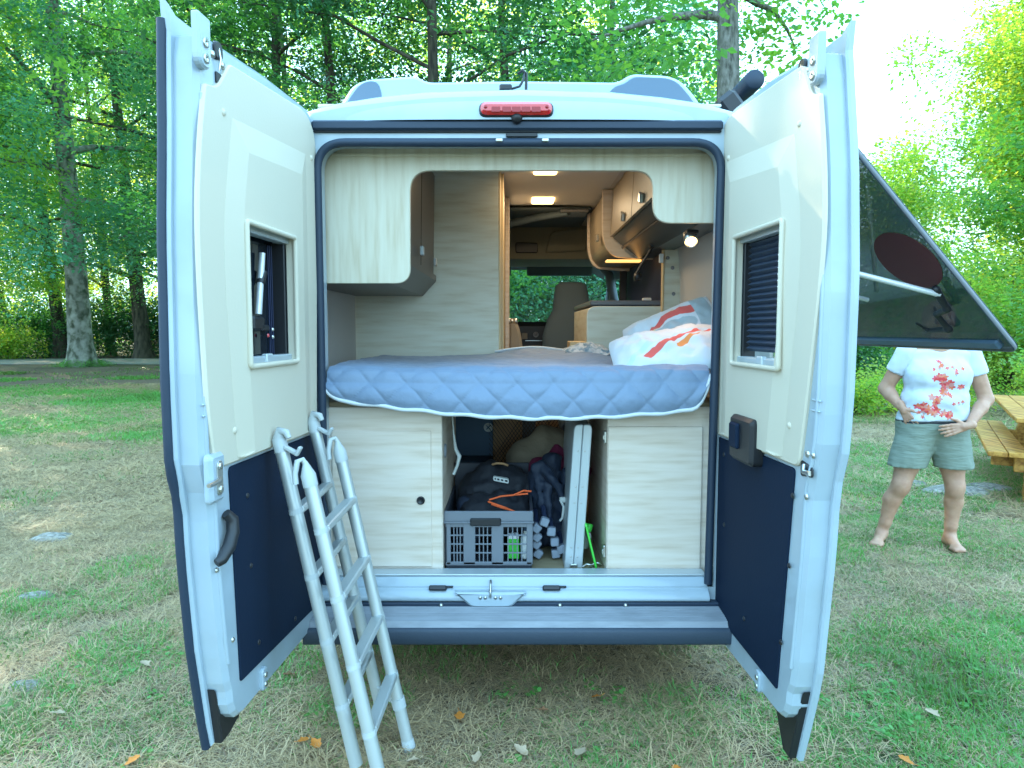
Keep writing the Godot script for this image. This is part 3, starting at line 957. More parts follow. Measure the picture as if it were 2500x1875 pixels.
func build_grass() -> void:
	# round tiles of blades laid side by side; farther rings use larger, coarser tiles
	var r := RandomNumberGenerator.new()
	r.seed = 5
	var shapes := {
		"blade_straw": [tuft(11, 950, 0.23, 0.11, 0.0013, 0.95), tuft(12, 620, 0.23, 0.15, 0.0014, 0.93)],
		"blade_grey": [tuft(13, 600, 0.23, 0.11, 0.0013, 0.97), tuft(14, 380, 0.23, 0.10, 0.0014, 0.92)],
		"blade_brown": [tuft(33, 380, 0.23, 0.08, 0.002, 0.97), tuft(34, 180, 0.23, 0.10, 0.0022, 0.95)],
		"blade_green": [tuft(15, 70, 0.2, 0.06, 0.0022, 0.6), tuft(16, 260, 0.2, 0.065, 0.0022, 0.55), tuft(17, 640, 0.22, 0.065, 0.0022, 0.5)],
		"blade_bright": [tuft(25, 70, 0.2, 0.06, 0.0024, 0.6), tuft(26, 260, 0.2, 0.06, 0.0024, 0.55), tuft(27, 640, 0.22, 0.06, 0.0024, 0.5)],
		"weed": [weed(19, 14, 0.016), weed(20, 9, 0.02)]}
	var xs := {}
	for key in shapes:
		xs[key] = []
		for k in shapes[key].size(): xs[key].append([])
	for ring in [[1.2, 6.5, 1.0], [6.3, 13.0, 2.0], [12.6, 31.0, 4.0]]:
		var sc: float = ring[2]
		var step := 0.27 * sc
		var n := int(ring[1] / step) + 1
		for i in range(-n, n + 1):
			for j in n + 1:
				var x := (i + r.randf_range(-0.3, 0.3)) * step
				var z := -(j + r.randf_range(-0.3, 0.3)) * step
				var d := sqrt(x * x + z * z)
				if d < ring[0] or d > ring[1] or absf(x) > -z * 0.86 + 1.0: continue
				if absf(x - 0.03) < 0.9 and z < -4.8 and z > -8.4: continue
				var g := greenness(x, z)
				var tall := sqrt(sc)
				for key in ["blade_straw", "blade_grey", "blade_brown", "green"]:
					var k := r.randi() % 2
					var real: String = key
					if key == "green":
						var want := g * 1.25 + r.randf_range(-0.12, 0.12)
						if want < 0.08: continue
						k = 0 if want < 0.3 else (1 if want < 0.55 else 2)
						real = "blade_bright" if r.randf() < 0.3 + 0.45 * g else "blade_green"
					elif z < -19.0 or (g > 0.75 and r.randf() < 0.6): continue
					elif z < -12.0 and r.randf() < 0.5: continue
					var b := Basis(Vector3.UP, r.randf() * TAU).scaled_local(Vector3(sc, tall * r.randf_range(0.85, 1.25), sc))
					xs[real][k].append(Transform3D(b, Vector3(x, ground_y(x, z) - 0.004, z)))
	for i in 5200:
		var d := 1.5 + 7.5 * r.randf()
		var a := r.randf_range(-0.75, 0.75)
		var x := sin(a) * d
		var z := -cos(a) * d
		if greenness(x, z) < 0.22 + 0.4 * r.randf(): continue
		if absf(x - 0.03) < 1.0 and z < -4.6 and z > -8.6: continue
		var b := Basis(Vector3.UP, r.randf() * TAU).scaled_local(Vector3.ONE * r.randf_range(0.6, 1.5))
		xs["weed"][r.randi() % 2].append(Transform3D(b, Vector3(x, ground_y(x, z) - 0.004, z)))
	var names := {"blade_straw": ["dry_grass", "bleached straw lying over the meadow"], "blade_grey": ["grey_straw", "greyish dead straw matted on the meadow"], "blade_brown": ["brown_litter", "brown dead blades pressed into the soil"], "blade_green": ["green_grass", "short dull green grass of the meadow"], "blade_bright": ["fresh_grass", "fresh bright green grass in the meadow's patches"], "weed": ["clover", "clover and small round weeds among the grass"]}
	for key in xs:
		for j in xs[key].size():
			if xs[key][j].size() == 0: continue
			var o := scatter(names[key][0], shapes[key][j], xs[key][j], "blade_bright" if key == "weed" else key, null)
			tag(o, names[key][1], "grass", names[key][1], "stuff")

func build_litter() -> void:
	# fallen leaves: a curled blade with a stalk
	var r := RandomNumberGenerator.new()
	r.seed = 17
	var spots := [
		[-0.75, -2.42, "leaf_orange", "bright orange leaf left of the ladder's feet, the left one of a pair"],
		[-0.7, -2.4, "leaf_orange", "orange leaf between the left door and ladder, right one of a pair"],
		[0.12, -2.62, "leaf_brown", "brown leaf in the shade under the middle of the bumper"],
		[0.34, -2.72, "leaf_orange", "orange leaf in the shade under the right half of the bumper"],
		[0.03, -2.36, "leaf_pale", "pale leaf in front of the bumper's middle, lower of two"],
		[-0.12, -2.32, "leaf_pale", "pale leaf right of the ladder's far foot"],
		[0.2, -2.22, "leaf_orange", "orange leaf at the lower edge below the bumper's middle"],
		[0.24, -2.35, "leaf_pale", "pale leaf just above the orange one at the lower edge"],
		[-0.34, -2.3, "leaf_pale", "pale leaf touching the ladder's foot"],
		[-0.2, -2.58, "leaf_orange", "small orange leaf under the bumper right of the ladder"],
		[-1.15, -2.05, "leaf_brown", "brown leaf just outside the left door's lower tip"],
		[-1.3, -2.3, "leaf_orange", "orange leaf on the straw left of the left door's lower end"],
		[-1.5, -2.2, "leaf_brown", "brown leaf near the lower left corner of the meadow"],
		[-1.38, -3.05, "leaf_brown", "brown leaf on the straw left of the black pull handle"],
		[-1.62, -3, "leaf_pale", "pale leaf on the straw farther left of the pull handle"],
		[1.35, -2.3, "leaf_orange", "orange leaf right of the right door's lower tip"],
		[1.62, -2.6, "leaf_pale", "pale leaf on the green grass right of the right door"],
		[1.25, -2.75, "leaf_brown", "brown leaf beside the right door's lower edge"],
		[-0.95, -2.9, "leaf_brown", "brown leaf beneath the left door"],
		[0.55, -2.25, "leaf_orange", "orange leaf left of the right door's lower tip"],
		[-1.75, -2.6, "leaf_pale", "pale leaf beside the middle stone on the left"],
		[1.9, -2.35, "leaf_brown", "brown leaf nearest the lower right corner"],
	]
	for a in spots:
		var st := S()
		var l := r.randf_range(0.022, 0.036)
		var curl := r.randf_range(0.2, 0.6)
		smooth_on(st)
		sheet(st, 6, 4, func(u: float, v: float) -> Vector3:
			var w := l * 0.62 * sin(PI * pow(u, 0.8)) * (1.0 + 0.25 * sin(u * 16.0))
			var x := (v - 0.5) * 2.0 * w
			return Vector3(x, curl * x * x / l + curl * 0.3 * (u - 0.5) * (u - 0.5) * l, (u - 0.5) * 2.0 * l))
		tube(st, [Vector3(0, 0.002, l), Vector3(0.003, 0.006, l * 1.5)], 0.0012, 4)
		var o := obj("fallen_leaf", st, a[2])
		o.position = Vector3(a[0], 0.03, a[1])
		o.rotation = Vector3(r.randf_range(-0.3, 0.3), r.randf() * TAU, r.randf_range(-0.3, 0.3))
		tag(o, a[3], "leaf", "fallen leaves on the meadow")
	# stones
	var stones := [[-3.30, -4.95, 0.15, "flat pale stone on the straw left of the door, the farthest"], [-2.68, -3.85, 0.10, "flat pale stone on the straw left of the door, in the middle"], [-2.04, -2.85, 0.075, "pale round stone nearest the lower left corner"], [4.05, -6.35, 0.30, "large chalky stone under the end of the picnic bench"], [4.5, -6.5, 0.24, "chalky stone on the right under the picnic bench"], [3.85, -6.7, 0.2, "small chalky stone behind the large one under the bench"]]
	for i in stones.size():
		var a: Array = stones[i]
		var st := S()
		var rad: float = a[2]
		smooth_on(st)
		sheet(st, 16, 10, func(u: float, v: float) -> Vector3:
			var an := TAU * u
			var p := Vector3(cos(an) * sin(PI * v), cos(PI * v), sin(an) * sin(PI * v))
			var k := 1.0 + 0.35 * soft.get_noise_3dv(p * 2.6 + Vector3(i * 9, 0, 0))
			return Vector3(p.x * rad * k, p.y * rad * 0.22 * k, p.z * rad * 0.7 * k))
		var o := obj("pale_stone", st, "stone")
		o.position = Vector3(a[0], 0.004, a[1])
		tag(o, a[3], "stone", "pale stones in the grass")

# ---------------------------------------------------------------- the van: x across, z = 0 at its rear plane, front towards -z
const PROFILE := [[0.30, 0.96], [0.42, 1.0], [0.80, 1.022], [1.30, 1.022], [1.65, 1.0], [1.95, 0.965], [2.15, 0.925], [2.27, 0.885], [2.345, 0.83], [2.375, 0.72], [2.40, 0.56], [2.42, 0.36], [2.43, 0.0]]

func half_section(shrink: float, y_top: float, y_low := 0.3) -> Array:
	var out := []
	for a in PROFILE:
		var k: float = (a[0] - 0.3) / 2.13
		var y := lerpf(y_low, y_top, k)
		out.append(Vector2(maxf(a[1] - shrink, 0.0) if a[1] > 0.0 else 0.0, y - shrink * smoothstep(2.2, 2.43, a[0])))
	return out

func build_van() -> void:
	van = base("camper_van", Vector3(0.03, 0, -2.74))
	tag(van, "pale silver camper van seen from behind with both rear doors wide open", "van")
	# skin: sides and roof in one sheet, from the rear edge to behind the cab
	var st := S()
	var stations := [[0.0, 0.045], [-0.02, 0.02], [-0.06, 0.004], [-0.12, 0.0], [-1.2, 0.0], [-2.4, 0.0], [-3.4, 0.0]]
	smooth_on(st)
	var rings := []
	for sdat in stations:
		var h := half_section(sdat[1], 2.43)
		var ring := []
		for p in h: ring.append(Vector3(p.x, p.y, sdat[0]))
		for i in range(h.size() - 2, -1, -1): ring.append(Vector3(-h[i].x, h[i].y, sdat[0]))
		rings.append(ring)
	for i in rings.size() - 1:
		for j in rings[0].size() - 1:
			var a: Vector3 = rings[i][j]
			var b: Vector3 = rings[i + 1][j + 1]
			var mid := (a + b) * 0.5
			q(st, rings[i][j], rings[i][j + 1], rings[i + 1][j + 1], rings[i + 1][j], Vector3(mid.x, mid.y - 1.3, 0))
	obj("body_shell", st, "paint", van)
	# inside face of the shell, 3 cm in, so the body has thickness
	st = S()
	smooth_on(st)
	var inn := half_section(0.04, 2.455)
	for i in inn.size() - 1:
		for sd in [-1.0, 1.0]:
			q(st, Vector3(inn[i].x * sd, inn[i].y, -0.10), Vector3(inn[i + 1].x * sd, inn[i + 1].y, -0.10), Vector3(inn[i + 1].x * sd, inn[i + 1].y, -3.4), Vector3(inn[i].x * sd, inn[i].y, -3.4), Vector3(-sd, 0, 0))
	obj("inner_shell", st, "lining", van)
	# rear frame round the door opening: two C-shaped halves
	var outer := PackedVector2Array()
	var h0 := half_section(0.045, 2.43, 0.40)
	for p in h0: outer.append(p)
	for i in range(h0.size() - 2, -1, -1): outer.append(Vector2(-h0[i].x, h0[i].y))
	var hole := rpoly([[-0.775, 0.475], [0.775, 0.475], [0.775, 2.215, 0.10], [-0.775, 2.215, 0.10]], 8)
	var fr := S()
	for half in [[-2.0, 0.0], [0.0, 2.0]]:
		var cut := PackedVector2Array([Vector2(half[0], 0), Vector2(half[1], 0), Vector2(half[1], 3), Vector2(half[0], 3)])
		for pc in Geometry2D.intersect_polygons(outer, cut):
			for ring in Geometry2D.clip_polygons(pc, hole):
				flat_on(fr)
				fill(fr, plane_xy, ring, 0.0, Vector3.BACK)
	# the return into the opening
	smooth_on(fr)
	for i in hole.size():
		var a := hole[i]
		var b := hole[(i + 1) % hole.size()]
		if a.y < 0.48 and b.y < 0.48: continue
		q(fr, Vector3(a.x, a.y, 0), Vector3(b.x, b.y, 0), Vector3(b.x, b.y, -0.11), Vector3(a.x, a.y, -0.11), Vector3(-(a.x + b.x), 2.7 - (a.y + b.y), 0))
	obj("rear_frame", fr, "paint", van)
	# door seal round the opening
	var seal := S()
	var path := []
	for p in rpoly([[-0.772, 0.49], [-0.772, 2.208, 0.11], [0.768, 2.208, 0.11], [0.752, 0.49]], 10): path.append(Vector3(p.x, p.y, 0.008))
	var stretched := [path[0]]
	for i in path.size() - 1:
		var nseg := 8 if path[i].distance_to(path[i + 1]) > 0.4 else 1
		for k in nseg: stretched.append((path[i] as Vector3).lerp(path[i + 1], float(k + 1) / nseg))
	tube(seal, stretched, 0.0165, 10)
	obj("door_seal", seal, "rubber", van)
	box("header_strip", Vector3(-0.01, 2.272, 0.006), Vector3(1.56, 0.036, 0.02), 0.007, "rubber", van)
	box("header_strip", Vector3(-0.01, 2.249, 0.005), Vector3(1.55, 0.007, 0.014), 0.003, "black_plastic", van)
	box("latch_recess", Vector3(0.007, 2.236, 0.006), Vector3(0.12, 0.017, 0.014), 0.003, "black_plastic", van)
	for x in [-0.078, 0.096]:
		var cl := S()
		bx(cl, Vector3(x, 2.213, 0.026), Vector3(0.026, 0.014, 0.012), 0.003)
		obj("trim_clip", cl, "bolt_steel", van)
	# rounded header cap with the third brake light
	st = S()
	sheet(st, 40, 10, func(u: float, v: float) -> Vector3:
		var x := lerpf(-0.80, 0.80, u)
		var e := pow(absf(x) / 0.80, 5.0)
		var top := 2.418 - 0.055 * x * x - 0.045 * e
		var a := v * PI * 0.5
		return Vector3(x, 2.289 + (top - 2.289) * sin(a), -0.10 + (0.125 - 0.04 * e) * cos(a) - 0.02 * (x * x)), false, true)
	obj("roof_cap", st, "paint", van)
	var bl := S()
	plate(bl, plane_xy, rect(-0.154, 2.296, 0.126, 2.353, 0.026), -0.02, 0.032, 0.008)
	var lamp := obj("brake_light", bl, "black_plastic", van)
	var lens := S()
	plate(lens, plane_xy, rect(-0.148, 2.302, 0.12, 2.349, 0.024), 0.03, 0.05, 0.012)
	obj("lens", lens, "brake_red", lamp)
	for x in [-0.09, -0.05, -0.014, 0.022, 0.06]:
		box("lens_segment", Vector3(x, 2.318, 0.0508), Vector3(0.032, 0.02, 0.003), 0.001, "brake_deep", lamp)
	for x in [-0.128, 0.1]:
		var sc := S()
		lathe(sc, Vector3(x, 2.327, 0.049), Vector3.BACK, [[0.0, 0.004], [0.006, 0.003], [0.007, 0.0]], 10)
		obj("screw", sc, "brake_deep", lamp)
	var nub := S()
	lathe(nub, Vector3(-0.012, 2.297, 0.02), Vector3(0, -0.5, 1), [[0.022, 0.0], [0.02, 0.014], [0.008, 0.022], [0.0, 0.022]], 14)
	obj("camera_lens", nub, "black_plastic", lamp)
	# raised fairing at the rear of the roof, dark glass ends
	var F := rpoly([[-0.79, 2.37], [-0.735, 2.46, 0.04], [-0.68, 2.54, 0.09], [-0.43, 2.556, 0.03], [-0.385, 2.53, 0.03], [0.0, 2.536, 0.1], [0.415, 2.53, 0.03], [0.465, 2.565, 0.03], [0.66, 2.556, 0.07], [0.74, 2.47, 0.04], [0.80, 2.37]], 6)
	st = S()
	plate(st, plane_xy, F, -0.36, -0.28, 0.012)
	var fair := obj("roof_fairing", st, "paint", van)
	for e in [[[-0.745, 2.405], [-0.70, 2.475, 0.03], [-0.655, 2.53, 0.05], [-0.585, 2.535, 0.04], [-0.565, 2.42, 0.03]], [[0.36, 2.47, 0.02], [0.40, 2.512, 0.02], [0.435, 2.52, 0.02], [0.478, 2.55, 0.02], [0.645, 2.544, 0.05], [0.712, 2.47, 0.03], [0.76, 2.40], [0.36, 2.43, 0.02]]]:
		var gl := S()
		plate(gl, plane_xy, rpoly(e, 5), -0.281, -0.274, 0.003)
		obj("fairing_glass", gl, "roof_glass", fair)
	st = S()
	sheet(st, 12, 10, func(u: float, v: float) -> Vector3:
		var x := lerpf(-0.76, 0.76, v)
		return Vector3(x * lerpf(1.0, 0.8, u), lerpf(2.52 - 0.14 * pow(absf(x), 4.0), 2.44, u), lerpf(-0.33, -1.1, u)), false)
	obj("fairing_slope", st, "paint", fair)
	# reversing camera with its cable
	var cam := S()
	bx(cam, Vector3(-0.055, 2.455, -0.13), Vector3(0.05, 0.026, 0.03), 0.006)
	var cb := obj("reversing_camera", cam, "black_plastic", van)
	rod("cable", [Vector3(-0.03, 2.452, -0.13), Vector3(0.0, 2.458, -0.12), Vector3(0.014, 2.485, -0.13), Vector3(0.02, 2.52, -0.15), Vector3(0.012, 2.54, -0.17)], 0.005, 6, "black_plastic", cb)
	rod("bracket", [Vector3(-0.005, 2.52, -0.16), Vector3(0.012, 2.53, -0.15), Vector3(0.028, 2.518, -0.15), Vector3(0.026, 2.45, -0.15)], 0.006, 6, "black_plastic", cb)
	# awning on the right roof edge
	st = S()
	bx(st, Vector3(0.95, 2.49, -1.95), Vector3(0.10, 0.13, 3.0), 0.02, Basis(Vector3.BACK, deg_to_rad(38)))
	var aw := obj("awning_case", st, "black_plastic", van)
	st = S()
	lathe(st, Vector3(1.075, 2.635, -0.55), Vector3(0, 0, -1), [[0.0, 0.0], [0.04, 0.0], [0.045, 0.006], [0.045, 0.3], [0.045, 2.9], [0.0, 2.9]], 18)
	obj("awning_roll", st, "rubber", aw)
	# sill, catches, striker
	st = S()
	sheet(st, 2, 8, func(u: float, v: float) -> Vector3:
		var prof := [[0.512, -0.11], [0.514, -0.03], [0.506, -0.012], [0.474, -0.008], [0.466, 0.012], [0.45, 0.03], [0.434, 0.036], [0.426, 0.03], [0.42, 0.0]]
		var p: Array = prof[int(round(v * 8.0))]
		return Vector3(lerpf(-0.79, 0.752, u), p[0], p[1]), false)
	var sill := obj("door_sill", st, "paint", van)
	box("threshold_strip", Vector3(-0.02, 0.5165, -0.05), Vector3(1.54, 0.006, 0.07), 0.002, "aluminium", sill)
	for x in [-0.325, 0.127]:
		var c := S()
		bx(c, Vector3(x, 0.472, 0.01), Vector3(0.07, 0.02, 0.03), 0.004, Basis(Vector3.RIGHT, -0.5))
		bx(c, Vector3(x + 0.045, 0.476, 0.004), Vector3(0.03, 0.005, 0.012), 0.001)
		obj("door_catch", c, "black_plastic", sill)
	var hump := S()
	plate(hump, plane_xy, rpoly([[-0.26, 0.466, 0.01], [-0.10, 0.466, 0.01], [-0.03, 0.466, 0.01], [0.03, 0.466, 0.01], [-0.035, 0.405, 0.02], [-0.19, 0.405, 0.02]], 4), 0.0, 0.045, 0.008)
	obj("striker_plate", hump, "paint", sill)
	rod("striker", [Vector3(-0.115, 0.50, 0.0), Vector3(-0.115, 0.49, 0.035), Vector3(-0.115, 0.452, 0.052), Vector3(-0.115, 0.445, 0.04)], 0.005, 8, "steel", sill)
	for x in [-0.155, -0.135, -0.095, -0.075]:
		var b := S()
		lathe(b, Vector3(x, 0.447, 0.044), Vector3.BACK, [[0.007, 0.0], [0.007, 0.004], [0.0, 0.005]], 8)
		obj("bolt", b, "bolt_steel", sill)
	box("sill_gap", Vector3(0.0, 0.412, 0.012), Vector3(1.62, 0.022, 0.05), 0.004, "rubber", van)
	# step bumper: ribbed top, dark lower face
	st = S()
	sheet(st, 2, 46, func(u: float, v: float) -> Vector3:
		var z := lerpf(0.02, 0.16, v)
		var y := 0.412 - 0.022 * v + 0.0022 * (1.0 if int(v * 46.0) % 4 < 2 else -1.0) - 0.03 * pow(maxf(0.0, v - 0.86) / 0.14, 2.0)
		return Vector3(lerpf(-0.80, 0.79, u), y, z), false)
	flat_on(st)
	var bump := obj("step_bumper", st, "step_grey", van)
	var lf := S()
	sheet(lf, 2, 8, func(u: float, v: float) -> Vector3:
		var prof := [[0.342, 0.158], [0.337, 0.168], [0.325, 0.172], [0.27, 0.168], [0.258, 0.16], [0.25, 0.14], [0.25, 0.06], [0.25, 0.0], [0.25, -0.05]]
		var p: Array = prof[int(round(v * 8.0))]
		return Vector3(lerpf(-0.82, 0.805, u), 0.374 - (0.342 - p[0]) * 0.78, p[1]), false)
	obj("bumper_face", lf, "dark_bumper", bump)
	for x in [-0.31, 0.16, 0.42]:
		var b := S()
		lathe(b, Vector3(x, 0.413, 0.037), Vector3.BACK, [[0.009, 0.0], [0.009, 0.006], [0.0, 0.008]], 8)
		obj("bumper_bolt", b, "bolt_steel", bump)
	# underside and rear wheels
	box("floor_pan", Vector3(0, 0.345, -2.2), Vector3(1.90, 0.20, 4.36), 0.01, "black_plastic", van)
	box("exhaust_box", Vector3(0.3, 0.22, -0.7), Vector3(0.3, 0.12, 0.5), 0.04, "dark_bumper", van)
	for x in [-0.88, 0.88]:
		var w := S()
		lathe(w, Vector3(x - 0.11, 0.335, -1.12), Vector3.RIGHT, [[0.19, 0.0], [0.30, 0.0], [0.335, 0.03], [0.335, 0.19], [0.30, 0.22], [0.19, 0.22]], 28)
		var wh := obj("wheel", w, "rubber", van)
		var rm := S()
		lathe(rm, Vector3(x - 0.10, 0.335, -1.12), Vector3.RIGHT, [[0.0, 0.06], [0.12, 0.06], [0.19, 0.02], [0.19, 0.18], [0.12, 0.14], [0.0, 0.14]], 24)
		obj("rim", rm, "grey_plastic", wh)
	# cab: nose, side walls with window openings, windscreen
	for sd in [-1.0, 1.0]:
		var T := func(x: float, y: float, z: float) -> Vector3: return Vector3(sd * (0.99 - z), y, -x)
		st = S()
		plate(st, T, PackedVector2Array([Vector2(3.4, 0.35), Vector2(5.55, 0.4), Vector2(5.6, 0.95), Vector2(4.95, 1.33), Vector2(3.4, 1.33)]), 0.05, 0.0, 0.0)
		var cs := obj("cab_side", st, "paint", van)
		st = S()
		plate(st, T, PackedVector2Array([Vector2(3.4, 1.33), Vector2(3.55, 1.33), Vector2(3.55, 1.95), Vector2(4.18, 1.98), Vector2(4.9, 1.33), Vector2(5.0, 1.33), Vector2(4.15, 2.12), Vector2(3.95, 2.3), Vector2(3.4, 2.36)]), 0.07, 0.002, 0.0)
		obj("window_surround", st, "cab_grey", cs)
	st = S()
	sheet(st, 10, 8, func(u: float, v: float) -> Vector3:
		var prof := [[2.43, -3.38], [2.40, -3.7], [2.30, -4.0], [2.16, -4.15], [2.08, -4.2]]
		var k := v * 4.0
		var i := mini(int(k), 3)
		var p := Vector2(prof[i][0], prof[i][1]).lerp(Vector2(prof[i + 1][0], prof[i + 1][1]), k - i)
		var x := lerpf(-0.97, 0.97, u)
		return Vector3(x * (0.9 if absf(x) > 0.9 else 1.0), p.x - 0.10 * pow(absf(u - 0.5) * 2.0, 4.0), p.y), false)
	obj("cab_roof", st, "paint", van)
	st = S()
	sheet(st, 10, 6, func(u: float, v: float) -> Vector3:
		var x := lerpf(-0.95, 0.95, u)
		return Vector3(x, lerpf(1.36, 1.0, v), lerpf(-4.95, -5.6, v) + 0.25 * x * x), false)
	obj("bonnet", st, "paint", van)
	box("nose", Vector3(0, 0.72, -5.52), Vector3(1.8, 0.62, 0.2), 0.08, "paint", van)
	st = S()
	q(st, Vector3(-0.86, 2.08, -4.2), Vector3(0.86, 2.08, -4.2), Vector3(0.93, 1.38, -4.92), Vector3(-0.93, 1.38, -4.92), Vector3(0, 0.5, -1))
	obj("windscreen", st, "pane_clear", van)

# ---------------------------------------------------------------- rear doors, each built flat about its hinge: u out from the hinge, y up, n towards the opening
func near_edge(pts: Array, y: float) -> float:
	for i in pts.size() - 1:
		if y <= pts[i + 1][0]:
			return lerpf(pts[i][1], pts[i + 1][1], clampf((y - pts[i][0]) / (pts[i + 1][0] - pts[i][0]), 0, 1))
	return pts[-1][1]

func build_doors() -> void:
	var left := {"sd": -1.0, "splay": 4.0,
		"edge": [[0.28, 0.765], [0.36, 0.785], [0.6, 0.832], [0.88, 0.862], [1.04, 0.868], [1.13, 0.90], [1.36, 0.905], [1.75, 0.895], [2.0, 0.875], [2.15, 0.868], [2.27, 0.86]],
		"low": 0.345, "top": 2.30,
		"trim": [[0.05, 1.11, 0.02], [0.845, 1.118, 0.03], [0.878, 1.27, 0.1], [0.905, 1.75, 0.3], [0.872, 2.0, 0.2], [0.835, 2.148, 0.01], [0.77, 2.158, 0.03], [0.69, 2.25, 0.02], [0.08, 2.30, 0.07], [-0.005, 2.23, 0.06], [0.0, 1.9]],
		"win": Rect2(0.285, 1.39, 0.375, 0.425), "black": [[0.02, 1.10, 0.01], [0.758, 1.108, 0.02], [0.725, 0.455, 0.01], [0.02, 0.425, 0.02]],
		"relief": [[0.12, 1.122, 0.01], [0.72, 1.126, 0.01], [0.775, 1.75, 0.2], [0.69, 2.10], [0.11, 2.14]],
		"label": "left rear door with a dark closed window"}
	var right := {"sd": 1.0, "splay": 3.0,
		"edge": [[0.12, 0.585], [0.25, 0.63], [0.44, 0.69], [0.855, 0.742], [1.04, 0.752], [1.14, 0.79], [1.29, 0.805], [1.64, 0.81], [1.96, 0.785], [2.2, 0.745], [2.35, 0.72]],
		"low": 0.268, "top": 2.30,
		"trim": [[-0.02, 1.088, 0.02], [0.69, 1.094, 0.03], [0.72, 1.25, 0.1], [0.80, 1.72, 0.25], [0.785, 1.95, 0.2], [0.745, 2.152, 0.01], [0.70, 2.158, 0.03], [0.64, 2.268, 0.02], [0.0, 2.30, 0.08], [-0.04, 2.2, 0.05], [-0.03, 1.7]],
		"win": Rect2(0.185, 1.378, 0.395, 0.452), "black": [[-0.04, 1.078, 0.01], [0.655, 1.083, 0.02], [0.575, 0.352, 0.01], [-0.06, 0.37, 0.02]],
		"relief": [[0.04, 1.10, 0.01], [0.58, 1.104, 0.01], [0.68, 1.72, 0.2], [0.60, 2.08], [0.03, 2.13]],
		"label": "right rear door with a pleated blind and its window pushed open"}
	for D in [left, right]:
		var sd: float = D.sd
		var T := func(u: float, y: float, n: float) -> Vector3: return Vector3(-sd * n, y, u)
		# pressed steel door
		var o := PackedVector2Array()
		var low: float = D.low
		o.append(Vector2(-0.03, low + 0.02))
		o.append(Vector2(0.0, low))
		var bottom_u: float = near_edge(D.edge, low + 0.1) - 0.09
		o.append(Vector2(bottom_u - 0.06, low))
		for k in 5:
			var a := k / 4.0 * PI / 2
			o.append(Vector2(bottom_u + sin(a) * 0.075, low + 0.11 - cos(a) * 0.11))
		for k in 22:
			var y := lerpf(low + 0.14, 2.20, k / 21.0)
			o.append(Vector2(near_edge(D.edge, y) - 0.012, y))
		var eu := near_edge(D.edge, 2.25)
		for p in [[eu - 0.02, 2.265], [eu - 0.06, 2.285], [0.4, 2.315], [0.05, D.top + 0.025], [0.0, D.top + 0.0], [-0.03, D.top - 0.06]]: o.append(Vector2(p[0], p[1]))
		var win: Rect2 = D.win
		var big := win.grow(0.03)
		var st := S()
		plate(st, T, o, -0.066, 0.0, 0.014, big)
		var door := obj("rear_door", st, "paint", van)
		door.position = Vector3(sd * 0.79, 0, 0)
		door.rotation.y = sd * deg_to_rad(D.splay)
		door.set_meta("label", D.label)
		# outer skin with its flange
		var k := PackedVector2Array([Vector2(-0.035, low - 0.02)])
		var tip_y: float = D.edge[0][0]
		k.append(Vector2(bottom_u * 0.75, low - 0.035))
		k.append(Vector2(D.edge[0][1] - 0.09, tip_y + 0.012))
		for i in 26:
			var y := lerpf(tip_y, 2.27, i / 25.0)
			k.append(Vector2(near_edge(D.edge, y) + 0.006, y))
		k.append(Vector2(eu + 0.012, 2.345))
		k.append(Vector2(eu - 0.03, 2.325))
		k.append(Vector2(0.3, 2.335))
		k.append(Vector2(-0.035, 2.325))
		st = S()
		plate(st, T, k, -0.084, -0.064, 0.006, big)
		obj("outer_skin", st, "paint", door)
		# rubber along the free edge
		var pts := []
		for i in 40:
			var y := lerpf(tip_y - 0.005, 2.30, i / 39.0)
			pts.append(T.call(near_edge(D.edge, y) + (0.004 if sd < 0 else -0.012), y, -0.086))
		st = S()
		tube(st, pts, 0.0135 if sd < 0 else 0.007, 8)
		obj("edge_seal", st, "rubber", door)
		# pressed line down the inner frame
		var cr := []
		for i in 24:
			var y := lerpf(low + 0.2, 2.12, i / 23.0)
			cr.append(T.call(near_edge(D.edge, y) - 0.03, y, -0.045 + 0.045))
		st = S()
		tube(st, cr, 0.007, 6)
		obj("pressed_rib", st, "paint", door)
		# lower plastic corner
		st = S()
		var cu: float = D.edge[0][1]
		plate(st, T, PackedVector2Array([Vector2(bottom_u * 0.80, low - 0.012), Vector2(bottom_u + 0.05, low + 0.03), Vector2(near_edge(D.edge, low + 0.12) - 0.012, low + 0.12), Vector2(cu - 0.004, tip_y + 0.004), Vector2(cu - 0.05, tip_y + 0.006)]), -0.064, -0.04, 0.004)
		obj("corner_cap", st, "black_plastic", door)
		# cream trim with raised field and window opening
		st = S()
		plate(st, T, rpoly(D.trim, 6), 0.0, 0.012, 0.005, win)
		var trim := obj("inner_trim", st, "trim_cream", door)
		st = S()
		plate(st, T, rpoly(D.relief, 6), 0.012, 0.029, 0.0165, win, 0.085, 1.14)
		obj("trim_field", st, "trim_cream", door)
		st = S()
		var lip := []
		for p in rect(win.position.x, win.position.y, win.end.x, win.end.y, 0.012): lip.append(T.call(p.x, p.y, 0.032))
		lip.append(lip[0])
		tube(st, lip, 0.009, 8, false)
		obj("window_lip", st, "trim_cream", door)
		# black lower lining with its clips
		st = S()
		plate(st, T, rpoly(D.black, 4), 0.0, 0.006, 0.002)
		obj("lower_lining", st, "black_panel", door)
		for c in [[0.06, 1.02], [0.65, 1.0], [0.64, 0.78], [0.60, 0.52], [0.08, 0.75], [0.3, 0.47]]:
			st = S()
			lathe(st, T.call(c[0], c[1], 0.006), T.call(0.0, 0.0, 1.0), [[0.009, 0.0], [0.007, 0.003], [0.0, 0.0035]], 10)
			obj("lining_clip", st, "black_plastic", door)
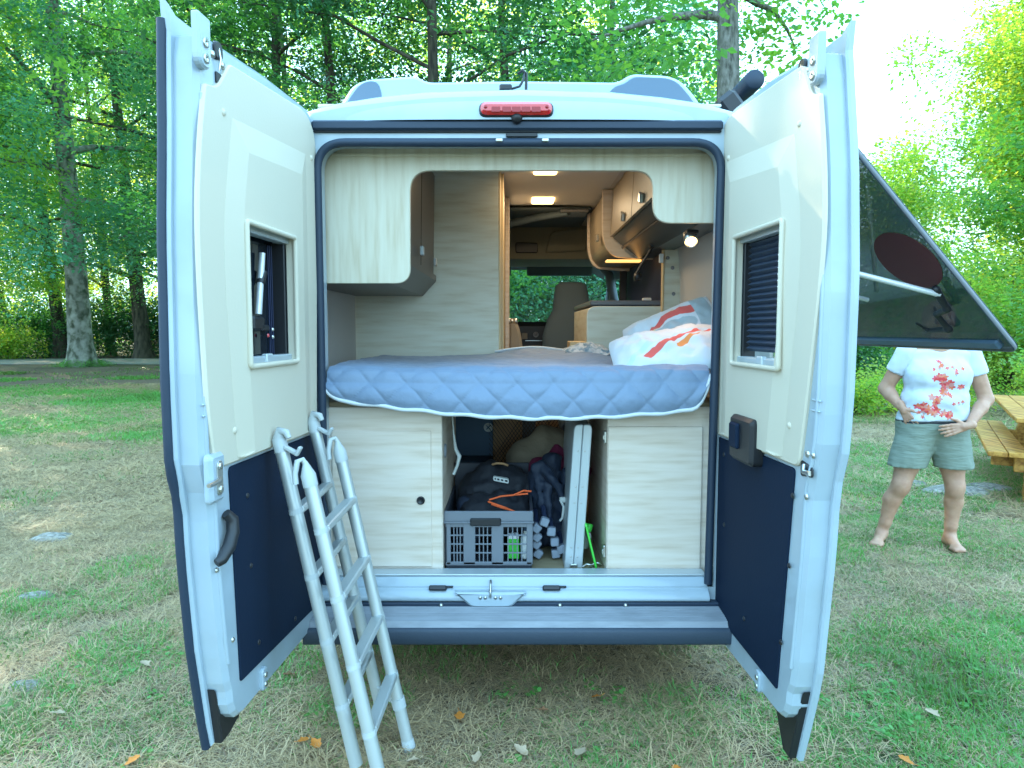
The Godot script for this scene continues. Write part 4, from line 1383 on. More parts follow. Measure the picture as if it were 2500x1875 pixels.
		for c in [[near_edge(D.edge, 2.1) - 0.13, 2.10], [0.05, 2.14], [0.10, 1.16], [near_edge(D.edge, 1.2) - 0.17, 1.21]]:
			st = S()
			lathe(st, T.call(c[0], c[1], 0.012), T.call(0.0, 0.0, 1.0), [[0.011, 0.0], [0.008, 0.004], [0.0, 0.005]], 12)
			obj("trim_stud", st, "trim_cream", door)
		# hinge strap bracket at the top corner, two bolts, latch works
		var hu := near_edge(D.edge, 2.24) - 0.016
		st = S()
		plate(st, T, rpoly([[hu - 0.032, 2.18, 0.03], [hu + 0.03, 2.18, 0.03], [hu + 0.032, 2.318, 0.012], [hu - 0.034, 2.318, 0.012]], 5), 0.0, 0.02, 0.006)
		var br := obj("top_bracket", st, "paint", door)
		for y in [2.205, 2.245]:
			st = S()
			lathe(st, T.call(hu, y, 0.02), T.call(0.0, 0.0, 1.0), [[0.013, 0.0], [0.013, 0.004], [0.005, 0.004], [0.004, 0.002], [0.0, 0.002]], 14)
			obj("bracket_bolt", st, "bolt_steel", door)
		var lu := hu - 0.10
		st = S()
		plate(st, T, rpoly([[lu - 0.024, 2.245, 0.014], [lu + 0.020, 2.235, 0.014], [lu + 0.024, 2.285, 0.02], [lu - 0.018, 2.29, 0.018]], 4), 0.0, 0.009, 0.003)
		obj("latch_hook", st, "black_plastic", door)
		st = S()
		plate(st, T, rect(lu - 0.016, 2.175, lu + 0.014, 2.205, 0.004), 0.0, 0.005, 0.001)
		obj("latch_slot", st, "black_plastic", door)
		rod("latch_rod", [T.call(lu, 2.27, 0.006), T.call(lu + 0.002, 2.24, 0.012), T.call(lu, 2.21, 0.006)], 0.0035, 6, "steel", door)
		for c in [[lu + 0.025, 2.245], [lu - 0.028, 2.235], [lu - 0.024, 2.20]]:
			st = S()
			lathe(st, T.call(c[0], c[1], 0.0), T.call(0.0, 0.0, 1.0), [[0.011, 0.0], [0.009, 0.006], [0.0, 0.007]], 10)
			obj("latch_bolt", st, "bolt_steel", door)
		# window: inner frame rails, glass
		var r0 := win.grow(0.006)
		for e in [["top_rail", Vector2(r0.get_center().x, r0.end.y - 0.014), Vector2(r0.size.x, 0.028)], ["bottom_rail", Vector2(r0.get_center().x, r0.position.y + 0.016), Vector2(r0.size.x, 0.032)]]:
			st = S()
			var c: Vector2 = e[1]
			var hs: Vector2 = e[2] * 0.5
			plate(st, T, rect(c.x - hs.x, c.y - hs.y, c.x + hs.x, c.y + hs.y, 0.004), -0.025, 0.012, 0.004)
			obj("blind_" + e[0], st, "aluminium", door)
		for u in [r0.position.x + 0.008, r0.end.x - 0.008]:
			st = S()
			plate(st, T, rect(u - 0.008, r0.position.y + 0.03, u + 0.008, r0.end.y - 0.026), -0.05, -0.004, 0.003)
			obj("side_rail", st, "black_plastic", door)
		st = S()
		bx(st, T.call(r0.get_center().x + 0.01, r0.position.y + 0.024, 0.008), Vector3(0.02, 0.03, 0.05), 0.004)
		obj("blind_latch", st, "aluminium", door)
		if sd < 0:
			st = S()
			plate(st, T, rect(big.position.x - 0.02, big.position.y - 0.02, big.end.x + 0.02, big.end.y + 0.02, 0.03), -0.098, -0.088, 0.003)
			obj("window_pane", st, "pane_closed", door)
			st = S()
			plate(st, T, rect(win.position.x - 0.004, win.position.y, win.end.x + 0.004, win.end.y), -0.056, -0.05)
			obj("inner_pane", st, "pane_closed", door)
			# stays and catches of the window, inside the glass
			var c0 := win.position
			rod("window_stay", [T.call(c0.x + 0.125, c0.y + 0.36, -0.032), T.call(c0.x + 0.155, c0.y + 0.16, -0.036)], 0.011, 8, "white_strut", door)
			rod("window_stay", [T.call(c0.x + 0.26, c0.y + 0.30, -0.043), T.call(c0.x + 0.235, c0.y + 0.12, -0.043)], 0.006, 8, "white_strut", door)
			rod("stay_joint", [T.call(c0.x + 0.122, c0.y + 0.30, -0.032), T.call(c0.x + 0.140, c0.y + 0.26, -0.034)], 0.015, 8, "black_plastic", door)
			st = S()
			bx(st, T.call(c0.x + 0.16, c0.y + 0.13, -0.04), Vector3(0.02, 0.05, 0.09), 0.01)
			bx(st, T.call(c0.x + 0.11, c0.y + 0.115, -0.04), Vector3(0.02, 0.022, 0.06), 0.006)
			obj("window_catch", st, "black_plastic", door)
			for b in [[0.10, 0.09, "brake_red"], [0.06, 0.11, "bolt_steel"], [0.33, 0.06, "brake_red"], [0.06, 0.085, "bolt_steel"]]:
				st = S()
				lathe(st, T.call(c0.x + b[0], c0.y + b[1], -0.03), T.call(0.0, 0.0, 1.0), [[0.007, 0.0], [0.005, 0.004], [0.0, 0.005]], 8)
				obj("catch_button", st, b[2], door)
			for u in [0.02, 0.035, 0.05]:
				box("net_rail", T.call(c0.x + u, c0.y + 0.21, -0.045), Vector3(0.004, 0.37, 0.004), 0.001, "window_blind", door)
		else:
			# pleated blind: two thirds closed, slats one by one
			for i in 19:
				var y := win.position.y + 0.045 + i * 0.0205
				st = S()
				flat_on(st)
				var u0 := win.position.x + 0.012
				var u1 := win.position.x + 0.26
				q(st, T.call(u0, y, -0.03), T.call(u1, y, -0.03), T.call(u1, y + 0.0102, -0.016), T.call(u0, y + 0.0102, -0.016), T.call(0.0, -0.5, 1.0))
				q(st, T.call(u0, y + 0.0102, -0.016), T.call(u1, y + 0.0102, -0.016), T.call(u1, y + 0.0205, -0.03), T.call(u0, y + 0.0205, -0.03), T.call(0.0, 0.5, 1.0))
				obj("blind_slat", st, "blind", door)
			# acrylic pane, hinged along its top and pushed out
			var W := func(u: float, d: float, n: float) -> Vector3:
				# d runs down the pane from its hinge; the pane leans out by 50 degrees
				var a := deg_to_rad(42.0)
				return T.call(u, 2.075 - d * cos(a) - n * sin(a), -0.105 - d * sin(a) + n * cos(a))
			st = S()
			plate(st, W, rect(-0.26, 0.0, 0.65, 0.86, 0.03), -0.009, 0.009, 0.004)
			obj("window_pane", st, "pane_dark", door)
			st = S()
			var fr := []
			for p in rect(-0.256, 0.01, 0.646, 0.856, 0.03): fr.append(W.call(p.x, p.y, 0.0))
			fr.append(fr[0])
			tube(st, fr, 0.008, 6, false)
			obj("pane_rim", st, "grey_plastic", door)
			box("pane_lower_trim", W.call(0.195, 0.825, 0.012), Vector3(0.016, 0.03, 0.83), 0.004, "roof_glass", door, Basis(Vector3.BACK, deg_to_rad(42.0)))
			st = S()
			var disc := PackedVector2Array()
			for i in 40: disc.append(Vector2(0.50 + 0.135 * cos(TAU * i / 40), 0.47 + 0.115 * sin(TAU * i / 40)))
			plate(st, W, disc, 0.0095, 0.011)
			obj("red_reflection", st, "red_reflection", door)  # reflection in the pane, built as a flat dark red disc
			rod("window_stay", [T.call(0.56, 1.70, -0.10), W.call(0.56, 0.60, 0.03)], 0.009, 8, "white_strut", door)
			rod("window_stay", [T.call(0.16, 1.70, -0.10), W.call(0.16, 0.60, 0.03)], 0.008, 8, "white_strut", door)
			st = S()
			blob(st, [[W.call(0.56, 0.58, 0.03), W.call(0.54, 0.66, 0.03), 0.014, 0.01], [W.call(0.54, 0.66, 0.03), W.call(0.47, 0.68, 0.03), 0.012, 0.009], [W.call(0.47, 0.68, 0.03), W.call(0.46, 0.75, 0.025), 0.009, 0.011], [W.call(0.46, 0.75, 0.025), W.call(0.36, 0.75, 0.03), 0.012, 0.007], [W.call(0.36, 0.75, 0.03), W.call(0.37, 0.70, 0.05), 0.006, 0.005]], 0.005, 0.008)
			obj("window_catch", st, "black_plastic", door)
		# lock gear of each door
		if sd < 0:
			st = S()
			var e := near_edge(D.edge, 1.12)
			plate(st, T, rect(e - 0.085, 1.03, e - 0.005, 1.165, 0.015), 0.0, 0.022, 0.01)
			obj("lock_housing", st, "paint", door)
			st = S()
			plate(st, T, rect(e - 0.06, 1.05, e - 0.03, 1.145, 0.014), 0.022, 0.026, 0.001)
			obj("lock_plate", st, "bolt_steel", door)
			rod("lock_pin", [T.call(e - 0.045, 1.095, 0.024), T.call(e - 0.02, 1.095, 0.035), T.call(e + 0.04, 1.094, 0.036)], 0.0065, 8, "steel", door)
			for y in [1.066, 1.13]:
				st = S()
				lathe(st, T.call(e - 0.045, y, 0.026), T.call(0.0, 0.0, 1.0), [[0.01, 0.0], [0.009, 0.004], [0.0, 0.004]], 12)
				obj("lock_screw", st, "bolt_steel", door)
			st = S()
			tube(st, [T.call(0.80, 0.985, 0.012), T.call(0.785, 0.965, 0.022), T.call(0.79, 0.93, 0.026), T.call(0.815, 0.895, 0.026), T.call(0.85, 0.868, 0.02), T.call(0.862, 0.862, 0.012)], [0.014, 0.018, 0.019, 0.019, 0.016, 0.012], 10)
			obj("pull_handle", st, "black_plastic", door)
			for c in [[0.84, 0.835], [0.76, 0.60]]:
				st = S()
				lathe(st, T.call(c[0], c[1], 0.0), T.call(0.0, 0.0, 1.0), [[0.008, 0.0], [0.006, 0.004], [0.0, 0.005]], 10)
				obj("screw", st, "bolt_steel", door)
		else:
			st = S()
			plate(st, T, rect(0.225, 1.04, 0.425, 1.20, 0.02), 0.006, 0.05, 0.012)
			var hd := obj("inner_handle", st, "black_plastic", door)
			st = S()
			plate(st, T, rect(0.25, 1.085, 0.325, 1.175, 0.01), 0.0505, 0.062, 0.006)
			obj("handle_cup", st, "black_panel", door)
			var e := near_edge(D.edge, 1.1)
			st = S()
			plate(st, T, rpoly([[e - 0.085, 1.07, 0.01], [e - 0.01, 1.078, 0.01], [e - 0.012, 1.105, 0.01], [e - 0.085, 1.118, 0.01]], 4), 0.0, 0.004, 0.001)
			obj("latch_opening", st, "black_plastic", door)
			rod("latch_claw", [T.call(e - 0.06, 1.105, 0.006), T.call(e - 0.045, 1.088, 0.012), T.call(e - 0.015, 1.09, 0.008)], 0.008, 8, "steel", door)
			for c in [[e - 0.05, 1.14], [e - 0.018, 1.142], [e - 0.05, 1.015]]:
				st = S()
				lathe(st, T.call(c[0], c[1], 0.0), T.call(0.0, 0.0, 1.0), [[0.011, 0.0], [0.009, 0.005], [0.0, 0.006]], 10)
				obj("screw", st, "bolt_steel", door)
		# stiffening dents on the free side and the lower hinge stop
		for y in [1.30, 1.27]:
			var e := near_edge(D.edge, y)
			st = S()
			bx(st, T.call(e - 0.04, y, 0.0), Vector3(0.008, 0.006, 0.05), 0.003)
			obj("pressed_line", st, "paint", door)
		st = S()
		plate(st, T, rect(bottom_u - 0.16, low + 0.005, bottom_u - 0.12, low + 0.08, 0.018), 0.0, 0.012, 0.004)
		var hs := obj("door_stop", st, "paint", door)
		for y in [low + 0.025, low + 0.055]:
			st = S()
			lathe(st, T.call(bottom_u - 0.14, y, 0.012), T.call(0.0, 0.0, 1.0), [[0.009, 0.0], [0.009, 0.003], [0.0, 0.004]], 10)
			obj("stop_screw", st, "bolt_steel", door)

# ---------------------------------------------------------------- fitted furniture and cab, all parts of the van
func lamp_area(at: Vector3, size: Vector2, energy: float, col: Color, parent: Node, down := Vector3.DOWN) -> void:
	var l := AreaLight3D.new()
	l.name = "lamp_light"
	l.area_size = size
	l.light_energy = energy
	l.area_range = 12.0
	l.light_color = col
	l.shadow_enabled = true
	parent.add_child(l, true)
	l.position = at
	l.basis = Basis.looking_at(down, Vector3.RIGHT)

func build_inside() -> void:
	var st := S()
	# side linings
	for sd in [-1.0, 1.0]:
		st = S()
		sheet(st, 1, 8, func(u: float, v: float) -> Vector3:
			var y := lerpf(1.15, 2.36, v)
			return Vector3(sd * (0.915 - 0.09 * pow(maxf(0.0, (y - 1.7) / 0.7), 1.6)), y, lerpf(-0.115, -3.3, u)), false, sd < 0)
		obj("side_lining", st, "lining", van)
	box("ceiling_panel", Vector3(0, 2.385, -1.22), Vector3(1.6, 0.012, 2.2), 0.003, "ceiling_lining", van)
	box("roof_hatch", Vector3(0.05, 2.372, -2.85), Vector3(1.0, 0.02, 0.9), 0.01, "cab_grey", van)
	box("hatch_blind", Vector3(0.42, 2.355, -2.52), Vector3(0.2, 0.02, 0.26), 0.006, "grey_plastic", van)
	st = S()
	tube(st, [Vector3(-0.05, 2.30, -2.7), Vector3(0.15, 2.335, -2.6), Vector3(0.38, 2.355, -2.45)], 0.03, 8)
	obj("hatch_handle", st, "cab_grey", van)
	for z in [[-1.22, 0.13, 0.16], [-2.12, 0.15, 0.2]]:
		st = S()
		plate(st, func(x: float, y: float, n: float) -> Vector3: return Vector3(0.155 + x if z[0] > -2.0 else 0.18 + x, 2.379 - n, z[0] + y), rect(-z[1] / 2, -z[2] / 2, z[1] / 2, z[2] / 2, 0.02), 0.0, 0.012, 0.004)
		var L := obj("ceiling_light", st, "lamp_glow", van)
		lamp_area(Vector3(0.155 if z[0] > -2.0 else 0.18, 2.362, z[0]), Vector2(z[1], z[2]), 0.11, Color(1.0, 0.91, 0.76), L)
	# wood fascia over the bed, cut away round the aisle
	st = S()
	plate(st, plane_xy, rpoly([[-0.86, 1.686], [-0.441, 1.686, 0.06], [-0.437, 2.133, 0.085], [0.533, 2.133, 0.075], [0.535, 1.926, 0.075], [0.86, 1.926], [0.86, 2.36], [-0.86, 2.36]], 8), -0.14, -0.12, 0.002)
	obj("overhead_fascia", st, "wood_upright", van)
	box("fascia_rail", Vector3(0, 2.193, -0.116), Vector3(1.5, 0.012, 0.008), 0.002, "wood_upright", van)
	# left overhead locker: two dark doors facing the aisle, dark underside
	box("overhead_locker", Vector3(-0.70, 2.05, -0.69), Vector3(0.42, 0.62, 1.08), 0.004, "cabinet_dark", van)
	st = S()
	plate(st, plane_xy, PackedVector2Array([Vector2(-0.905, 1.70), Vector2(-0.56, 1.70), Vector2(-0.455, 1.80), Vector2(-0.455, 1.77), Vector2(-0.53, 1.688), Vector2(-0.905, 1.688)]), -1.23, -0.142, 0.0)
	var lk := obj("overhead_locker", st, "cabinet_dark", van)
	for z in [-0.41, -0.965]:
		st = S()
		plate(st, func(u: float, y: float, n: float) -> Vector3: return Vector3(-0.488 + n + (y - 1.8) * 0.02, y, z + u), rect(-0.268, 1.80, 0.268, 2.35), 0.0, 0.018, 0.002)
		var d := obj("locker_door", st, "cabinet_dark", lk)
		var kn := S()
		bx(kn, Vector3(-0.448, 1.865, z - 0.16), Vector3(0.016, 0.042, 0.045), 0.003)
		obj("locker_knob", kn, "pale_plastic", lk)
	# washroom wall behind the bed, edge and door beyond
	box("washroom_wall", Vector3(-0.52, 1.70, -1.262), Vector3(0.83, 1.38, 0.024), 0.002, "wood_grey", van)
	box("washroom_edge", Vector3(-0.1, 1.70, -1.27), Vector3(0.012, 1.38, 0.04), 0.002, "wood_edge", van)
	box("washroom_side", Vector3(-0.088, 1.45, -1.62), Vector3(0.022, 1.88, 0.62), 0.003, "wood_edge", van)
	box("washroom_door", Vector3(-0.062, 1.42, -2.12), Vector3(0.028, 1.86, 0.5), 0.004, "wood", van)
	st = S()
	lathe(st, Vector3(-0.05, 1.555, -1.92), Vector3(1, 0, 0), [[0.022, 0.0], [0.022, 0.012], [0.012, 0.014], [0.012, 0.032], [0.02, 0.036], [0.02, 0.055], [0.0, 0.058]], 14)
	obj("door_lock", st, "steel", van)
	# right overhead cupboards: slanted doors, dark lower strip
	st = S()
	plate(st, plane_xy, PackedVector2Array([Vector2(0.615, 2.36), Vector2(0.60, 2.07), Vector2(0.76, 1.945), Vector2(0.88, 1.945), Vector2(0.84, 2.36)]), -1.70, -0.142, 0.0)
	var cup := obj("overhead_cupboard", st, "cabinet_base", van)
	for z in [-0.53, -1.31]:
		st = S()
		plate(st, func(u: float, y: float, n: float) -> Vector3: return Vector3(0.597 - n + (y - 2.07) * 0.05, y, z + u), rect(-0.384, 2.075, 0.384, 2.365), 0.0, 0.016, 0.002)
		obj("cupboard_door", st, "wood_dark", cup)
	for z in [-0.60, -1.15]:
		st = S()
		bx(st, Vector3(0.572, 2.115, z), Vector3(0.02, 0.045, 0.05), 0.004, Basis(Vector3.RIGHT, 0.35))
		obj("cupboard_knob", st, "steel", cup)
	box("light_strip_rail", Vector3(0.66, 2.01, -0.95), Vector3(0.012, 0.014, 1.5), 0.002, "cabinet_dark", cup, Basis(Vector3.BACK, -0.66))
	# kitchen overhead in wood, lit underneath
	var KP := rpoly([[0.535, 2.37], [0.535, 2.05, 0.12], [0.60, 1.955, 0.05], [0.80, 1.94], [0.88, 1.94], [0.86, 2.37]], 6)
	st = S()
	plate(st, plane_xy, KP, -1.745, -1.72, 0.002)
	var kc := obj("kitchen_cupboard", st, "wood", van)
	st = S()
	plate(st, plane_xy, inset(KP, 0.018), -2.6, -1.746, 0.0)
	obj("cupboard_body", st, "wood_dark", kc)
	st = S()
	plate(st, plane_xy, KP, -2.63, -2.602, 0.002)
	obj("end_panel", st, "wood", kc)
	st = S()
	bx(st, Vector3(0.532, 2.10, -1.95), Vector3(0.02, 0.045, 0.045), 0.004)
	obj("cupboard_knob", st, "steel", kc)
	box("strip_lamp", Vector3(0.675, 1.932, -1.76), Vector3(0.22, 0.014, 0.07), 0.004, "strip_glow", kc)
	# spot lamp and reading lamp
	box("spot_mount", Vector3(0.745, 1.918, -0.34), Vector3(0.05, 0.016, 0.06), 0.003, "black_plastic", van)
	st = S()
	lathe(st, Vector3(0.75, 1.915, -0.38), Vector3(-0.1, -0.75, 0.8), [[0.0, -0.01], [0.026, -0.008], [0.03, 0.0], [0.03, 0.055], [0.027, 0.055], [0.025, 0.03], [0.0, 0.028]], 18)
	var spot := obj("spot_lamp", st, "bolt_steel", van)
	st = S()
	lathe(st, Vector3(0.746, 1.885, -0.348), Vector3(-0.1, -0.75, 0.8), [[0.0, 0.016], [0.014, 0.013], [0.022, 0.004], [0.022, -0.01], [0.0, -0.012]], 16)
	obj("spot_bulb", st, "lamp_glow", spot)
	var sl := SpotLight3D.new()
	sl.name = "spot_light"
	sl.light_color = Color(1.0, 0.74, 0.42)
	sl.light_energy = 0.035
	sl.light_size = 0.02
	sl.spot_angle = 60
	sl.shadow_enabled = true
	spot.add_child(sl)
	sl.position = Vector3(0.742, 1.86, -0.32)
	sl.basis = Basis.looking_at(Vector3(-0.25, -0.85, 0.45), Vector3.RIGHT)
	st = S()
	bx(st, Vector3(0.76, 1.962, -1.20), Vector3(0.06, 0.026, 0.05), 0.004)
	var rl := obj("reading_lamp", st, "black_plastic", van)
	rod("lamp_arm", [Vector3(0.745, 1.95, -1.20), Vector3(0.70, 1.88, -1.19), Vector3(0.655, 1.80, -1.19)], 0.007, 6, "black_plastic", rl)
	st = S()
	lathe(st, Vector3(0.67, 1.79, -1.19), Vector3(-1, 0.05, 0.3), [[0.0, -0.012], [0.022, -0.01], [0.022, 0.02], [0.0, 0.022]], 14)
	obj("lamp_head", st, "black_plastic", rl)
	box("light_switch", Vector3(0.80, 1.895, -1.21), Vector3(0.024, 0.05, 0.016), 0.003, "strip_glow" if false else "white_plastic", van)
	# stub wall with screw caps, side window with wood surround and dark blind
	box("stub_wall", Vector3(0.873, 1.63, -1.25), Vector3(0.10, 0.66, 0.024), 0.003, "wood_grey", van)
	box("stub_edge", Vector3(0.818, 1.63, -1.25), Vector3(0.012, 0.66, 0.034), 0.004, "wood_edge", van)
	for c in [[0.842, 1.90], [0.87, 1.845], [0.878, 1.70], [0.87, 1.55]]:
		st = S()
		lathe(st, Vector3(c[0], c[1], -1.238), Vector3.BACK, [[0.011, 0.0], [0.009, 0.004], [0.0, 0.005]], 12)
		obj("screw_cap", st, "grey_plastic", van)
	box("window_board", Vector3(0.862, 1.79, -2.15), Vector3(0.014, 0.42, 1.5), 0.004, "window_blind", van)
	box("window_post", Vector3(0.81, 1.80, -2.62), Vector3(0.05, 0.5, 0.03), 0.005, "black_plastic", van)
	box("window_catch", Vector3(0.80, 1.685, -1.62), Vector3(0.05, 0.018, 0.05), 0.004, "white_plastic", van)
	# kitchen block: rounded end panel and worktop
	st = S()
	plate(st, plane_xy, rpoly([[0.395, 0.9], [0.90, 0.9], [0.90, 1.632], [0.395, 1.632, 0.055]], 6), -1.30, -1.275, 0.003)
	var kit := obj("kitchen_block", st, "wood_grey", van)
	st = S()
	bx(st, Vector3(0.65, 1.652, -1.85), Vector3(0.46, 0.03, 1.06), 0.006)
	obj("worktop", st, "worktop", kit)
	box("kitchen_body", Vector3(0.66, 1.25, -1.85), Vector3(0.48, 0.75, 1.04), 0.004, "wood_grey", kit)
	box("bed_step", Vector3(0.36, 1.40, -1.5), Vector3(0.10, 0.06, 0.2), 0.004, "wood_edge", van)
	# cab: seats, dashboard, shelf, visors, pillars
	st = S()
	var back := [[0.0, 0.20, 0.0], [0.18, 0.235, -0.01], [0.38, 0.24, -0.02], [0.52, 0.20, -0.035], [0.60, 0.155, -0.05], [0.72, 0.145, -0.07], [0.80, 0.13, -0.08], [0.83, 0.09, -0.085]]
	for sx in [[0.46, -3.05, "cab_grey"], [-0.46, -3.05, "cab_grey"]]:
		st = S()
		sheet(st, 20, 14, func(u: float, v: float) -> Vector3:
			var k := v * 7.0
			var i := mini(int(k), 6)
			var hw := lerpf(back[i][1], back[i + 1][1], k - i)
			var yy := lerpf(back[i][0], back[i + 1][0], k - i)
			var zz := lerpf(back[i][2], back[i + 1][2], k - i)
			var a := TAU * u
			return Vector3(sx[0] + hw * signf(cos(a)) * pow(absf(cos(a)), 0.6), 1.06 + yy, sx[1] + zz + 0.075 * signf(sin(a)) * pow(absf(sin(a)), 0.7) * (1.0 if v < 0.97 else 0.5)), false)
		var seat := obj("cab_seat", st, "seat_cloth", van)
		st = S()
		bx(st, Vector3(sx[0], 1.02, sx[1] - 0.28), Vector3(0.48, 0.16, 0.52), 0.06)
		obj("seat_cushion", st, "seat_cloth", seat)
		box("seat_base", Vector3(sx[0], 0.76, sx[1] - 0.28), Vector3(0.42, 0.38, 0.44), 0.02, "black_plastic", seat)
	st = S()
	plate(st, func(u: float, y: float, n: float) -> Vector3: return Vector3(u, y, -2.34 + n), rpoly([[-0.055, 1.0], [0.06, 1.0], [0.055, 1.30, 0.1], [0.03, 1.50, 0.08], [-0.01, 1.58, 0.03], [-0.055, 1.58]], 6), -0.06, 0.06, 0.02)
	obj("bench_back", st, "seat_beige", van)
	st = S()
	bx(st, Vector3(0, 1.35, -4.05), Vector3(1.8, 0.44, 0.5), 0.08)
	bx(st, Vector3(0.16, 1.32, -3.72), Vector3(0.36, 0.5, 0.2), 0.04)
	var dash := obj("dashboard", st, "black_plastic", van)
	st = S()
	lathe(st, Vector3(0.185, 1.455, -3.617), Vector3.BACK, [[0.026, 0.0], [0.026, 0.006], [0.02, 0.006], [0.018, 0.003], [0.01, 0.003], [0.008, 0.007], [0.0, 0.007]], 18)
	obj("dash_knob", st, "grey_plastic", dash)
	box("dash_trim", Vector3(0.17, 1.40, -3.617), Vector3(0.16, 0.008, 0.006), 0.002, "steel", dash)
	box("dash_card", Vector3(0.085, 1.44, -3.612), Vector3(0.05, 0.055, 0.02), 0.004, "seat_beige", dash)
	st = S()
	lathe(st, Vector3(-0.46, 1.42, -3.62), Vector3(0, 0.35, 1), [[0.19, 0.0], [0.205, 0.012], [0.19, 0.024], [0.175, 0.012], [0.19, 0.0]], 28)
	obj("steering_wheel", st, "black_plastic", dash)
	# overhead shelf above the cab with its moulded front
	st = S()
	plate(st, func(x: float, y: float, n: float) -> Vector3: return Vector3(x, y, -3.32 + n), rpoly([[-0.9, 2.10], [0.9, 2.10], [0.9, 2.40], [-0.9, 2.40]], 2), -0.04, 0.0, 0.0)
	var sh := obj("cab_shelf", st, "cab_olive", van)
	st = S()
	plate(st, func(x: float, y: float, n: float) -> Vector3: return Vector3(x, y, -3.32 + n), rpoly([[0.25, 2.15, 0.02], [0.60, 2.165, 0.03], [0.62, 2.36, 0.04], [0.30, 2.335, 0.05]], 5), 0.0, 0.03, 0.012)
	obj("shelf_flap", st, "cab_olive", sh)
	st = S()
	plate(st, func(x: float, y: float, n: float) -> Vector3: return Vector3(x, y, -3.32 + n), rpoly([[0.0, 2.15, 0.02], [0.19, 2.15, 0.02], [0.19, 2.235, 0.02], [0.0, 2.24, 0.02]], 5), 0.0, 0.02, 0.006)
	obj("shelf_pocket", st, "black_plastic", sh)
	st = S()
	sheet(st, 2, 4, func(u: float, v: float) -> Vector3:
		return Vector3(lerpf(-0.9, 0.9, u), 2.10 - 0.02 * sin(v * PI), lerpf(-3.32, -4.1, v)), false)
	obj("shelf_underside", st, "cab_olive", sh)
	for x in [-0.35, 0.42]:
		st = S()
		bx(st, Vector3(x, 2.055, -3.98), Vector3(0.62, 0.10, 0.03), 0.012, Basis(Vector3.RIGHT, 0.4))
		obj("sun_visor", st, "cab_grey", van)
	for sd in [-1.0, 1.0]:
		rod("door_pillar_trim", [Vector3(sd * 0.90, 1.3, -3.55), Vector3(sd * 0.89, 1.7, -3.6), Vector3(sd * 0.86, 2.0, -3.75), Vector3(sd * 0.82, 2.08, -3.95)], [0.05, 0.05, 0.04, 0.03], 8, "cab_grey", van)
	# bed base
	box("bed_board", Vector3(0, 1.185, -0.68), Vector3(1.66, 0.04, 1.12), 0.004, "floor_board", van)

